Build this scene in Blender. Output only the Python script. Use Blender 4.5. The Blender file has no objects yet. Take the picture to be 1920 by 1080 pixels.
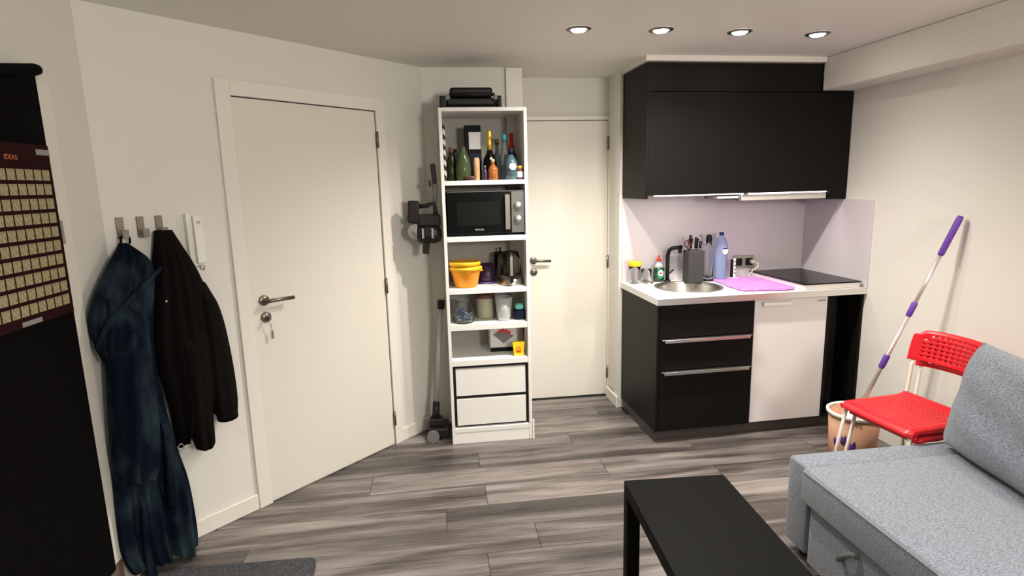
import bpy, bmesh, math, random
from mathutils import Vector, Matrix
random.seed(7)
S = bpy.context.scene
COL = S.collection
PI = math.pi

# ------------------------------------------------------------------ camera
YAW, PITCH, ROLL, F, CH = .1263, -.1769, -.0241, 1077.423, 1.5806
cy, sy, cp, sp = math.cos(YAW), math.sin(YAW), math.cos(PITCH), math.sin(PITCH)
fw = Vector((sy*cp, cy*cp, sp)); rt = Vector((cy, -sy, 0)); up = rt.cross(fw)
r2 = math.cos(ROLL)*rt+math.sin(ROLL)*up; u2 = -math.sin(ROLL)*rt+math.cos(ROLL)*up
cam = bpy.data.cameras.new('camera'); co = bpy.data.objects.new('camera', cam); COL.objects.link(co)
cam.sensor_width = 36; cam.lens = F/1920*36; cam.clip_start = .05
co.matrix_world = Matrix(((r2.x, u2.x, -fw.x, 0), (r2.y, u2.y, -fw.y, 0), (r2.z, u2.z, -fw.z, CH), (0, 0, 0, 1)))
S.camera = co
# ------------------------------------------------------------------ light and exposure
S.view_settings.view_transform = 'Standard'; S.view_settings.look = 'None'
S.view_settings.gamma = 1; S.view_settings.use_curve_mapping = False
S.view_settings.exposure = 0.93
w = bpy.data.worlds.new('world'); S.world = w; w.use_nodes = True
w.node_tree.nodes['Background'].inputs[0].default_value = (.9, .95, 1, 1)
w.node_tree.nodes['Background'].inputs[1].default_value = .05

def lamp(kind, name, loc, power, color, **kw):
    l = bpy.data.lights.new(name, kind); l.energy = power; l.color = color
    for k, v in kw.items(): setattr(l, k, v)
    o = bpy.data.objects.new(name, l); COL.objects.link(o); o.location = loc
    return o
WARM = (1, .935, .86)
SPOTS = [(.706, 2.822), (1.111, 2.82), (1.524, 2.84), (1.958, 2.866)]
for (x, y), pw in zip(SPOTS, (58, 50, 30, 9)):
    lamp('SPOT', 'downlight_beam', (x, y, 2.27), pw, WARM, spot_size=math.radians(146), spot_blend=1., shadow_soft_size=.03)
BACKSPOTS = [(-.6, .7), (.35, .5), (1.3, .5), (2.1, .7), (-.5, -.9), (.5, -.9), (1.5, -.9)]
for x, y in BACKSPOTS:
    lamp('SPOT', 'downlight_beam', (x, y, 2.27), 12 if x > 1.9 else 8 if x < 0 else 14 if x < 1 else 40, (1, .96, .91), spot_size=math.radians(150), spot_blend=.9, shadow_soft_size=.04)
o = lamp('AREA', 'door_wall_fill', (1.75, -1.5, 1.95), 38, (1, .96, .90), shape='DISK', size=.6)  # added fill light without a fixture, brightens the door wall from behind the camera
o.rotation_euler = (math.radians(90), 0, math.radians(26))
o = lamp('POINT', 'warm_lamp', (2.1, 1.0, 1.95), 3, (1, .5, .28), shadow_soft_size=.08)

# ------------------------------------------------------------------ materials
def mat(name, c, rough=.5, metal=0, spec=.5, trans=0, emit=None, es=0, coat=0, sheen=0, alpha=1, ior=1.45, bump=None, mix=None, stretch=None):
    m = bpy.data.materials.new(name); m.use_nodes = True; nt = m.node_tree; b = nt.nodes['Principled BSDF']
    b.inputs['Base Color'].default_value = (*c, 1); b.inputs['Roughness'].default_value = rough
    b.inputs['Metallic'].default_value = metal; b.inputs['Specular IOR Level'].default_value = spec
    b.inputs['Transmission Weight'].default_value = trans; b.inputs['IOR'].default_value = ior
    b.inputs['Coat Weight'].default_value = coat; b.inputs['Sheen Weight'].default_value = sheen; b.inputs['Alpha'].default_value = alpha
    if emit: b.inputs['Emission Color'].default_value = (*emit, 1); b.inputs['Emission Strength'].default_value = es
    tc = nt.nodes.new('ShaderNodeTexCoord'); mp = nt.nodes.new('ShaderNodeMapping'); nt.links.new(tc.outputs['Object'], mp.inputs[0])
    if stretch: mp.inputs['Scale'].default_value = stretch
    if mix:   # (color2, scale, detail, lo, hi)
        n = nt.nodes.new('ShaderNodeTexNoise'); n.inputs['Scale'].default_value = mix[1]; n.inputs['Detail'].default_value = mix[2]
        r = nt.nodes.new('ShaderNodeValToRGB'); r.color_ramp.elements[0].position = mix[3]; r.color_ramp.elements[1].position = mix[4]
        r.color_ramp.elements[0].color = (*c, 1); r.color_ramp.elements[1].color = (*mix[0], 1)
        nt.links.new(mp.outputs[0], n.inputs['Vector']); nt.links.new(n.outputs['Fac'], r.inputs[0]); nt.links.new(r.outputs[0], b.inputs['Base Color'])
    if bump:  # (scale, strength, distance)
        n = nt.nodes.new('ShaderNodeTexNoise'); n.inputs['Scale'].default_value = bump[0]; n.inputs['Detail'].default_value = 4
        bn = nt.nodes.new('ShaderNodeBump'); bn.inputs['Strength'].default_value = bump[1]; bn.inputs['Distance'].default_value = bump[2]
        nt.links.new(mp.outputs[0], n.inputs['Vector']); nt.links.new(n.outputs['Fac'], bn.inputs['Height']); nt.links.new(bn.outputs[0], b.inputs['Normal'])
    return m
M = {}
M['wall'] = mat('wall_paint', (.70, .68, .62), .75, spec=.3, bump=(90, .25, .003))
M['ceil'] = mat('ceiling_paint', (.80, .785, .73), .6, spec=.3, bump=(60, .15, .003))
M['door'] = mat('door_lacquer', (.70, .67, .59), .42, bump=(40, .04, .001))
M['trim'] = mat('trim_lacquer', (.74, .71, .64), .4)
M['white'] = mat('white_melamine', (.80, .79, .75), .4)
M['whitep'] = mat('white_plastic', (.78, .76, .71), .35)
M['fridge'] = mat('white_enamel', (.72, .68, .67), .3)
M['black'] = mat('black_cabinet', (.0065, .0058, .0050), .42, spec=.12, bump=(200, .05, .0005))
M['blackg'] = mat('black_glass', (.004, .004, .004), .22, spec=.10)
M['blackp'] = mat('black_plastic', (.008, .0075, .0075), .4, spec=.3)
M['darkgap'] = mat('black_gap', (.006, .005, .005), .7)
M['tableb'] = mat('black_lacquer', (.0045, .0046, .0042), .5, spec=.06, bump=(300, .1, .0004))
M['toe'] = mat('dark_plinth', (.05, .042, .038), .35)
M['steel'] = mat('brushed_steel', (.50, .48, .44), .30, metal=1)
M['alu'] = mat('aluminium', (.80, .79, .77), .3, metal=1)
M['nickel'] = mat('dull_nickel', (.20, .18, .155), .38, metal=1)
M['chrome'] = mat('chrome', (.8, .8, .8), .1, metal=1)
M['counter'] = mat('white_worktop', (.70, .68, .65), .4, mix=((.60, .59, .57), 60, 3, .45, .65))
M['splash'] = mat('splashback_panel', (.60, .56, .58), .4, bump=(120, .15, .001))
M['glass'] = mat('clear_glass', (.95, .97, .97), .05, trans=1, ior=1.2)
M['greenglass'] = mat('olive_green_glass', (.085, .12, .05), .12, trans=.35, ior=1.3)  # olive glass darkened, so its colour carries the shade of the top compartment
M['darkgreen'] = mat('dark_green_glass', (.014, .020, .007), .2, spec=.3)
M['blueplast'] = mat('blue_tinted_plastic', (.48, .60, .85), .12, trans=.75, ior=1.2)
M['pink'] = mat('purple_microfibre', (.42, .09, .46), .9, sheen=.4, bump=(400, .6, .002), mix=((.60, .20, .66), 30, 4, .4, .7))
M['red'] = mat('red_plastic', (.62, .012, .02), .33)
M['redw'] = mat('red_cap', (.6, .02, .02), .4)
M['legw'] = mat('ivory_tube', (.78, .72, .62), .35)
M['yellow'] = mat('yellow_plastic', (.80, .45, .015), .35)
M['orange'] = mat('orange_yellow_plastic', (.88, .32, .006), .35)
M['purple'] = mat('purple_grip', (.13, .04, .33), .45)
M['purplep'] = mat('dim_purple_plastic', (.035, .014, .045), .35)
M['tube'] = mat('mop_tube', (.62, .55, .53), .35, metal=.6)
M['gold'] = mat('gold_foil', (.85, .52, .08), .3, metal=.7)
M['paperw'] = mat('white_label', (.62, .61, .60), .6)
M['navy'] = mat('navy_box', (.006, .009, .035), .5, spec=.2)
M['darkbox'] = mat('dark_carton', (.006, .006, .009), .6, spec=.15)
M['cork'] = mat('tan_wood', (.55, .28, .12), .6, mix=((.66, .40, .20), 20, 3, .3, .7))
M['amber'] = mat('amber_liquid', (.42, .14, .03), .15, trans=.3)
M['blue'] = mat('blue_cap', (.008, .012, .16), .4)
M['teal'] = mat('teal_cap', (.03, .22, .26), .4)
M['teal2'] = mat('mint_foil', (.15, .60, .52), .4)
M['pebble'] = mat('blue_grey_pebbles', (.10, .13, .22), .4, mix=((.25, .30, .42), 60, 2, .4, .6))
M['cream'] = mat('cream_contents', (.40, .37, .26), .5)
M['brown'] = mat('brown_lid', (.12, .05, .03), .5)
M['frost'] = mat('frosted_plastic', (.70, .71, .70), .3, trans=.4)
M['greysteel'] = mat('grey_metallic_panel', (.11, .11, .10), .4, metal=.4)
M['window'] = mat('microwave_window', (.007, .007, .0065), .35, spec=.1)
M['soap'] = mat('dark_green_soap', (.006, .035, .022), .15, coat=.4)
M['soapl'] = mat('green_label', (.01, .22, .10), .4)
M['knifeblk'] = mat('charcoal_block', (.035, .034, .034), .6, bump=(150, .2, .001))
M['brownh'] = mat('reddish_brown_handle', (.09, .03, .025), .4)
M['steelhood'] = mat('pale_hood_front', (.55, .53, .48), .35, metal=.2)
M['hoodglass'] = mat('grey_hood_filter', (.22, .22, .23), .35, metal=.4)
M['led'] = mat('lit_strip', (1, 1, 1), emit=(1, .88, .84), es=2.2)
M['bulb'] = mat('lit_lamp', (1, 1, 1), emit=(1, .95, .86), es=40)
M['jacket'] = mat('black_jacket_cloth', (.0048, .0036, .0034), .9, spec=.1, bump=(120, .4, .003))
M['robe'] = mat('navy_fleece', (.0035, .007, .014), .95, spec=.05, bump=(70, .7, .006), mix=((.027, .043, .054), 8, 8, .44, .70), stretch=(1, 1, .6))
M['curtain'] = mat('black_fabric', (.0035, .003, .003), .95, spec=.08, bump=(60, .3, .002))
M['maroon'] = mat('maroon_poster_paper', (.020, .0045, .005), .7, spec=.08)
M['foil'] = mat('tan_scratch_foil', (.27, .23, .12), .5, mix=((.40, .34, .19), 90, 3, .4, .6))
M['orangetxt'] = mat('orange_print', (.45, .13, .04), .6)
M['tape'] = mat('silver_tape', (.30, .30, .30), .25, metal=.3)
M['rug'] = mat('charcoal_rug', (.05, .05, .055), .95, bump=(150, 1, .01), mix=((.10, .10, .11), 120, 3, .4, .6))
M['sofatop'] = mat('blue_grey_weave', (.075, .085, .10), .9, sheen=.25, bump=(260, .5, .002), mix=((.25, .285, .335), 330, 5, .33, .68), stretch=(.3, 1, 1))
M['sofadark'] = M['sofatop']
M['strap'] = mat('grey_strap', (.10, .11, .105), .8)
M['bucket'] = mat('tan_translucent_plastic', (.55, .28, .16), .5, mix=((.62, .36, .24), 12, 4, .3, .7))
M['bucketin'] = mat('orange_contents', (.80, .30, .16), .6, mix=((.9, .45, .3), 30, 3, .4, .6))
M['greyp'] = mat('grey_plastic', (.16, .16, .155), .4)
M['vac'] = mat('charcoal_plastic', (.016, .013, .014), .4, spec=.3)
M['bin'] = mat('silver_bin', (.33, .33, .32), .25, metal=.4)
M['wand'] = mat('pale_grey_tube', (.42, .41, .38), .4, metal=.2)
M['cable'] = mat('cream_cable', (.62, .58, .44), .5)
M['foam'] = mat('plain_yellow_pack', (.90, .62, .01), .5)
M['brownbase'] = mat('brown_skirting', (.18, .13, .10), .5)
# diagonal stripes
def stripes():
    m = mat('black_white_zigzag_paper', (.02, .02, .02), .6); nt = m.node_tree
    tc = nt.nodes.new('ShaderNodeTexCoord'); wv = nt.nodes.new('ShaderNodeTexWave'); wv.bands_direction = 'DIAGONAL'; wv.inputs['Scale'].default_value = 11
    r = nt.nodes.new('ShaderNodeValToRGB'); r.color_ramp.interpolation = 'CONSTANT'; r.color_ramp.elements[1].position = .5
    r.color_ramp.elements[0].color = (.015, .012, .014, 1); r.color_ramp.elements[1].color = (.6, .56, .54, 1)
    nt.links.new(tc.outputs['Object'], wv.inputs[0]); nt.links.new(wv.outputs['Fac'], r.inputs[0]); nt.links.new(r.outputs[0], nt.nodes['Principled BSDF'].inputs['Base Color'])
    return m
M['stripe'] = stripes()
M['backboard'] = mat('shaded_back_board', (.36, .34, .30), .6)  # white back panel greyed: the compartment shade is put into its colour
M['gin'] = mat('shaded_blue_glass', (.07, .13, .17), .12, trans=.3, coat=.3)  # pale blue glass with the shade inside the shelf painted into it
M['shadedglass'] = mat('shaded_clear_glass', (.30, .34, .33), .08, trans=.7, ior=1.3)  # darker copy of clear glass, shelf shade put into the tint
def plank_mat():
    m = bpy.data.materials.new('grey_oak_laminate'); m.use_nodes = True; nt = m.node_tree; N = nt.nodes.new; L = nt.links.new
    b = nt.nodes['Principled BSDF']; b.inputs['Roughness'].default_value = .36
    tc = N('ShaderNodeTexCoord'); oi = N('ShaderNodeObjectInfo')
    cmb = N('ShaderNodeCombineXYZ'); mu = N('ShaderNodeMath'); mu.operation = 'MULTIPLY'; mu.inputs[1].default_value = 37
    L(oi.outputs['Random'], mu.inputs[0]); L(mu.outputs[0], cmb.inputs[0]); L(mu.outputs[0], cmb.inputs[1])
    add = N('ShaderNodeVectorMath'); L(tc.outputs['Object'], add.inputs[0]); L(cmb.outputs[0], add.inputs[1])
    mp = N('ShaderNodeMapping'); mp.inputs['Scale'].default_value = (.75, 9, 1); L(add.outputs[0], mp.inputs[0])
    n1 = N('ShaderNodeTexNoise'); n1.inputs['Scale'].default_value = 1.3; n1.inputs['Detail'].default_value = 3; n1.inputs['Distortion'].default_value = .6; L(mp.outputs[0], n1.inputs['Vector'])
    mp2 = N('ShaderNodeMapping'); mp2.inputs['Scale'].default_value = (4, 90, 1); L(add.outputs[0], mp2.inputs[0])
    n2 = N('ShaderNodeTexNoise'); n2.inputs['Scale'].default_value = 1.5; n2.inputs['Detail'].default_value = 6; L(mp2.outputs[0], n2.inputs['Vector'])
    mx = N('ShaderNodeMath'); mx.operation = 'MULTIPLY_ADD'; mx.inputs[1].default_value = .42; L(n2.outputs['Fac'], mx.inputs[0]); L(n1.outputs['Fac'], mx.inputs[2])
    r = N('ShaderNodeValToRGB'); e = r.color_ramp.elements; e[0].position = .45; e[0].color = (.026, .021, .019, 1); e[1].position = .96; e[1].color = (.30, .265, .245, 1)
    x = r.color_ramp.elements.new(.67); x.color = (.105, .089, .081, 1)
    L(mx.outputs[0], r.inputs[0])
    hs = N('ShaderNodeHueSaturation'); mr = N('ShaderNodeMapRange'); mr.inputs['To Min'].default_value = .60; mr.inputs['To Max'].default_value = 1.35
    L(oi.outputs['Random'], mr.inputs[0]); L(mr.outputs[0], hs.inputs['Value']); L(r.outputs[0], hs.inputs['Color']); L(hs.outputs[0], b.inputs['Base Color'])
    bp = N('ShaderNodeBump'); bp.inputs['Strength'].default_value = .25; bp.inputs['Distance'].default_value = .001; L(n2.outputs['Fac'], bp.inputs['Height']); L(bp.outputs[0], b.inputs['Normal'])
    return m
M['plank'] = plank_mat()

# ------------------------------------------------------------------ frames: world, kitchen, diagonal wall
FR = {'w': (Vector((0, 0, 0)), 0.), 'k': (Vector((1.2557, 3.1571, 0)), .0293), 'd': (Vector((-.912, 2.871, 0)), math.atan2(.7037, .7105))}
def toworld(fr, p):
    o, a = FR[fr]; c, s = math.cos(a), math.sin(a)
    return Vector((o.x+c*p[0]-s*p[1], o.y+s*p[0]+c*p[1], o.z+p[2]))
# ------------------------------------------------------------------ mesh builder
class MB:
    def __init__(s): s.bm = bmesh.new()
    def box(s, x0, x1, y0, y1, z0, z1, bev=0, seg=1, rot=None):
        g = bmesh.ops.create_cube(s.bm, size=1); vs = g['verts']
        c = Vector(((x0+x1)/2, (y0+y1)/2, (z0+z1)/2))
        for v in vs: v.co = Vector((v.co.x*(x1-x0), v.co.y*(y1-y0), v.co.z*(z1-z0)))
        if bev:
            es = list({e for v in vs for e in v.link_edges})
            r = bmesh.ops.bevel(s.bm, geom=es, offset=bev, segments=seg, profile=.5, affect='EDGES')
            vs = list({v for v in r['verts']} | {v for v in vs if v.is_valid})
        for v in vs:
            if rot is not None: v.co = rot @ v.co
            v.co += c
        return s
    def lathe(s, prof, cx=0, cy=0, cz=0, n=24, sx=1, sy=1, rot=None, caps=True):
        rings = []
        for r, z in prof:
            ring = []
            for i in range(n):
                a = 2*PI*i/n; p = Vector((r*math.cos(a)*sx, r*math.sin(a)*sy, z))
                if rot is not None: p = rot @ p
                ring.append(s.bm.verts.new(p+Vector((cx, cy, cz))))
            rings.append(ring)
        for a, b in zip(rings, rings[1:]):
            for i in range(n):
                f = s.bm.faces.new((a[i], a[(i+1) % n], b[(i+1) % n], b[i])); f.smooth = True
        if caps:
            if prof[0][0] > 1e-5: s.bm.faces.new(rings[0][::-1])
            if prof[-1][0] > 1e-5: s.bm.faces.new(rings[-1])
        return s
    def tube(s, pts, r, n=10, caps=True):
        pts = [Vector(p) for p in pts]; rings = []; prev = None
        for i, p in enumerate(pts):
            t = (pts[min(i+1, len(pts)-1)]-pts[max(i-1, 0)]).normalized()
            ref = Vector((0, 0, 1)) if abs(t.z) < .95 else Vector((1, 0, 0))
            a = t.cross(ref).normalized() if prev is None else (prev-t*prev.dot(t)).normalized()
            prev = a; b = t.cross(a); rr = r[i] if isinstance(r, (list, tuple)) else r
            rings.append([s.bm.verts.new(p+a*rr*math.cos(2*PI*k/n)+b*rr*math.sin(2*PI*k/n)) for k in range(n)])
        for a, b in zip(rings, rings[1:]):
            for i in range(n):
                f = s.bm.faces.new((a[i], a[(i+1) % n], b[(i+1) % n], b[i])); f.smooth = True
        if caps: s.bm.faces.new(rings[0][::-1]); s.bm.faces.new(rings[-1])
        return s
    def prism(s, pts, z0, z1):
        a = [s.bm.verts.new((x, y, z0)) for x, y in pts]; b = [s.bm.verts.new((x, y, z1)) for x, y in pts]; n = len(pts)
        s.bm.faces.new(a[::-1]); s.bm.faces.new(b)
        for i in range(n): s.bm.faces.new((a[i], a[(i+1) % n], b[(i+1) % n], b[i]))
        return s
    def prism_xz(s, pts, y0, y1):
        a = [s.bm.verts.new((x, y0, z)) for x, z in pts]; b = [s.bm.verts.new((x, y1, z)) for x, z in pts]; n = len(pts)
        s.bm.faces.new(a); s.bm.faces.new(b[::-1])
        for i in range(n): s.bm.faces.new((a[i], b[i], b[(i+1) % n], a[(i+1) % n]))
        return s
    def sphere(s, c, rx, ry, rz, n=16):
        g = bmesh.ops.create_uvsphere(s.bm, u_segments=n, v_segments=n//2, radius=1)
        for v in g['verts']: v.co = Vector((c[0]+v.co.x*rx, c[1]+v.co.y*ry, c[2]+v.co.z*rz))
        for v in g['verts']:
            for f in v.link_faces: f.smooth = True
        return s

def link(name, bm, m, base=(0, 0, 0), parent=None, fr='w', smooth=False, label=None):
    bmesh.ops.recalc_face_normals(bm, faces=bm.faces)
    b = Vector(base)
    for v in bm.verts: v.co -= b
    me = bpy.data.meshes.new(name); bm.to_mesh(me); bm.free()
    if smooth:
        for p in me.polygons: p.use_smooth = True
    me.materials.append(M[m] if isinstance(m, str) else m)
    o = bpy.data.objects.new(name, me); COL.objects.link(o)
    if parent is not None: o.parent = parent
    else: o.location = toworld(fr, b); o.rotation_euler = (0, 0, FR[fr][1])
    if label: o['label'] = label
    return o

class Thing:
    """a top-level Empty at the thing's base; parts are given in the frame's coordinates"""
    def __init__(s, name, label, cat, base, fr='w', group=None):
        s.base = Vector(base); s.fr = fr
        s.o = bpy.data.objects.new(name, None); COL.objects.link(s.o); s.o.empty_display_size = .05
        s.o.location = toworld(fr, base); s.o.rotation_euler = (0, 0, FR[fr][1])
        s.o['label'] = label; s.o['category'] = cat
        if group: s.o['group'] = group
    def part(s, name, mb, m, parent=None, smooth=False, label=None):
        return link(name, mb.bm, m, s.base, parent or s.o, smooth=smooth, label=label)
def single(name, mb, m, label, cat, base, fr='w', smooth=False, group=None):
    o = link(name, mb.bm, m, base, None, fr, smooth); o['label'] = label; o['category'] = cat
    if group: o['group'] = group
    return o
def struct(name, mb, m, fr='w', base=(0, 0, 0)):
    o = link(name, mb.bm, m, base, None, fr); o['kind'] = 'structure'; return o
def text_part(name, body, size, m, mat4, parent, extr=.0004):
    c = bpy.data.curves.new(name, 'FONT'); c.body = body; c.size = size; c.extrude = extr; c.align_x = 'CENTER'; c.align_y = 'CENTER'
    t = bpy.data.objects.new(name, c); COL.objects.link(t)
    dg = bpy.context.evaluated_depsgraph_get(); me = bpy.data.meshes.new_from_object(t.evaluated_get(dg))
    bpy.data.objects.remove(t); me.transform(mat4); me.materials.clear(); me.materials.append(M[m])
    o = bpy.data.objects.new(name, me); COL.objects.link(o); o.parent = parent; return o
def B(*a, **k): return MB().box(*a, **k)

# ================================================================== ROOM SHELL
CZ = 2.30
YB = -2.6
def W(fr, p): v = toworld(fr, (p[0], p[1], 0)); return (v.x, v.y)
kbl = W('k', (0, .615)); kbr = W('k', (1.358, .615)); rwf = W('k', (1.358, -5.75))
# floor: base slab plus individual laminate planks clipped to the room
outline = [(-1.31, YB), (rwf[0], YB), kbr, kbl, (1.238, 4.06), (.565, 4.06), (.565, 3.722), (-.055, 3.722), (-1.31, 2.476)]
fl = struct('floor', MB().prism(outline, -.06, -.004), 'darkgap')
def clip(poly, inside, inter):
    out = []
    for i, p in enumerate(poly):
        q = poly[(i+1) % len(poly)]; a, b = inside(p), inside(q)
        if a: out.append(p)
        if a != b: out.append(inter(p, q))
    return out
def clipline(poly, P, n):   # keep side where (x-P).n >= 0
    d = lambda p: (p[0]-P[0])*n[0]+(p[1]-P[1])*n[1]
    return clip(poly, lambda p: d(p) >= 0, lambda p, q: tuple(p[k]+(q[k]-p[k])*d(p)/(d(p)-d(q)) for k in (0, 1)))
rowj = {3.235: .77, 3.042: .18, 2.849: -.417, 2.656: .189, 2.463: -.02, 2.27: -.9}
G = .0012; PL = 1.292
for i in range(-26, 9):
    y0 = 2.27+.193*i; y1 = y0+.193
    if y1 < YB: continue
    j = rowj.get(round(y0, 3)); j = random.uniform(0, PL) if j is None else j
    k0 = math.floor((-1.4-j)/PL)
    for k in range(k0, k0+5):
        x0 = j+k*PL; x1 = x0+PL
        poly = [(x0+G, y0+G), (x1-G, y0+G), (x1-G, y1-G), (x0+G, y1-G)]
        poly = clipline(poly, (-1.31, 0), (1, 0)); poly = clipline(poly, (0, YB), (0, 1)) if poly else poly
        if poly: poly = clipline(poly, (-.912, 2.871), (.7037, -.7105))
        if poly: poly = clipline(poly, kbr, (-math.cos(.0293), -math.sin(.0293)))
        if y0 >= 3.6 and poly:
            poly = clipline(poly, (.565, 0), (1, 0))
            if poly: poly = clipline(poly, (1.238, 0), (-1, 0))
            if poly: poly = clipline(poly, (0, 4.0599), (0, -1))
        elif poly: poly = clipline(poly, (0, 3.722), (0, -1))
        if len(poly) < 3: continue
        area = abs(sum(poly[a][0]*poly[(a+1) % len(poly)][1]-poly[(a+1) % len(poly)][0]*poly[a][1] for a in range(len(poly))))/2
        if area < .0015: continue
        b = (sum(p[0] for p in poly)/len(poly), sum(p[1] for p in poly)/len(poly), 0)
        link('plank', MB().prism(poly, -.006, 0).bm, 'plank', b, None).parent = fl
for o in fl.children: o.location -= Vector((0, 0, 0))
struct('ceiling', MB().prism([(-1.45, YB-.1), (rwf[0]+.2, YB-.1), (2.9, 4.2), (-1.45, 4.2)], CZ, CZ+.08), 'ceil')
struct('wall_left', B(-1.41, -1.31, YB, 2.476, 0, CZ), 'wall')
struct('wall_door_side', B(-.556-.06, 1.215, 0, .1, 0, CZ), 'wall', 'd')
struct('wall_behind_shelf', B(-.075, .565, 3.722, 3.80, 0, CZ), 'wall')
struct('wall_recess_left', B(.47, .565, 3.80, 4.06, 0, CZ), 'wall')
struct('trim_1', B(.462, .566, 3.700, 3.7218, 0, CZ-.002, bev=.003), 'trim')
struct('wall_recess_back', B(.45, 1.40, 4.06, 4.15, 0, CZ), 'wall')
struct('wall_recess_right', B(0, .30, .695, .9, 0, CZ), 'wall', 'k')
struct('wall_kitchen', B(-.018, 1.46, .615, .70, 0, CZ), 'wall', 'k')
struct('wall_right', B(1.358, 1.46, -5.95, .615, 0, CZ), 'wall', 'k')
struct('wall_behind_camera', B(-1.41, rwf[0]+.1, YB-.1, YB, 0, CZ), 'wall')
struct('trim_2', B(1.135, 1.3575, -5.5, .216, 2.107, CZ-.001, bev=.006, seg=2), 'wall', 'k')      # boxed beam along right wall
struct('trim_3', B(-.018, 1.13, .185, .60, 2.268, CZ-.001), 'trim', 'k')                 # strip above wall cupboard
# baseboards
struct('baseboard_left', B(-.549, -.072, -.014, -.0005, 0.0005, .082, bev=.003), 'trim', 'd')
struct('baseboard_door_side', B(.887, 1.19, -.014, -.0005, .0005, .082, bev=.003), 'trim', 'd')
struct('baseboard_recess_right', B(-.0325, -.0185, .60, .84, .0005, .082, bev=.003), 'trim', 'k')
struct('baseboard_side', B(-1.3095, -1.296, YB, 2.24, .0005, .16, bev=.003), 'brownbase')
struct('trim_4', B(-1.3095, -1.292, 2.165, 2.243, .17, 1.965, bev=.003), 'trim')       # white strip at the edge of the dark curtain

# ------------------------------------------------------------------ doors
def hinge(d, x, z, y, fr, base, parent, hh=.09):
    link('hinge', MB().lathe([(.007, -hh/2), (.007, hh/2)], x, y, z, 10).bm, 'nickel', base, parent)
d1 = struct('door_1', B(.004, .8206, -.006, -.0008, .006, 2.008, bev=.001), 'door', 'd', (.41, 0, 0)); b1 = (.41, 0, 0)
fm = MB().box(-.07, 0, -.016, -.0008, .0005, 2.083, bev=.002).box(.826, .889, -.016, -.0008, .0005, 2.083, bev=.002).box(-.0005, .8265, -.016, -.0008, 2.013, 2.083, bev=.002)
link('door_frame', fm.bm, 'trim', b1, d1)
link('shadow_gap', MB().box(.0005, .8255, -.0025, -.0006, .003, 2.0125).bm, 'darkgap', b1, d1)
for z in (1.853, 1.01, .175): hinge(d1, .824, z, -.018, 'd', b1, d1)
RX = Matrix.Rotation(PI/2, 3, 'X')
def handle(parent, base, x, z, y, fr, key=True, l=.135, m='nickel'):
    h = link('door_handle', MB().lathe([(.026, 0), (.026, .008), (.022, .010), (.010, .0101), (.010, .045)], x, y, z, 20, rot=RX)
             .tube([(x-.004, y-.046, z), (x+.04, y-.048, z), (x+l, y-.048, z-.002)], .0095, 10).bm, m, base, parent)
    link('keyhole_rose', MB().lathe([(.026, 0), (.026, .008), (.020, .010), (.008, .0101), (.007, .018)], x+.002, y, z-.084, 20, rot=RX).bm, m, base, parent)
    if key:
        link('key', MB().box(x-.001, x+.005, y-.036, y-.017, z-.092, z-.076).lathe([(.012, -.001), (.012, .001)], x+.002, y-.04, z-.086, 14, rot=Matrix.Rotation(PI/2, 3, 'Y'))
             .tube([(x+.004, y-.03, z-.098), (x+.012, y-.028, z-.13), (x+.016, y-.022, z-.165)], .002, 6).box(x+.010, x+.022, y-.024, y-.021, z-.195, z-.155).bm, 'chrome', base, parent)
    return h
handle(d1, b1, .062, 1.052, -.006, 'd')
d2 = struct('door_2', B(.60, 1.2205, 4.046, 4.055, .0015, 2.012, bev=.001), 'door', 'w', (.9, 4.05, 0)); b2 = (.9, 4.05, 0)
link('door_frame', MB().box(.566, .598, 4.040, 4.0595, .0005, 2.04).box(1.2225, 1.2375, 4.040, 4.0595, .0005, 2.04).box(.5985, 1.222, 4.040, 4.0595, 2.016, 2.04).bm, 'trim', b2, d2)
link('shadow_gap', MB().box(.5985, 1.222, 4.0555, 4.0592, .004, 2.0155).bm, 'darkgap', b2, d2)
for z in (1.857, 1.019, .18): hinge(d2, 1.221, z, 4.040, 'w', b2, d2)
handle(d2, b2, .672, 1.045, 4.046, 'w', key=False, l=.12)

# ------------------------------------------------------------------ ceiling downlights
for i, (x, y) in enumerate(SPOTS+BACKSPOTS):
    lb = ['recessed ceiling spotlight furthest left, above the tall shelf side', 'second recessed ceiling spotlight from the left, before the dark wall cupboard',
          'third recessed ceiling spotlight from the left, before the dark wall cupboard', 'recessed ceiling spotlight furthest right, nearest the boxed beam'][i] if i < 4 else 'recessed ceiling spotlight outside the frame, '+['above the rug', 'above the near end of the coffee table', 'in front of the sofa', 'above the sofa', 'at the far left behind the camera', 'in the middle behind the camera', 'at the right behind the camera'][i-4]
    t = Thing('ceiling_spotlight', lb, 'ceiling light', (x, y, CZ), group='recessed ceiling spotlights' if i < 4 else 'ceiling spotlights behind the camera')
    t.part('ring', MB().lathe([(.038, CZ-.004), (.046, CZ-.008), (.060, CZ-.002), (.060, CZ-.0002)], x, y, 0, 28, caps=False), 'nickel')
    t.part('lamp', MB().lathe([(.0, CZ-.012), (.03, CZ-.010), (.037, CZ-.004), (.037, CZ-.0003)], x, y, 0, 24, caps=False), 'bulb')

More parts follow.
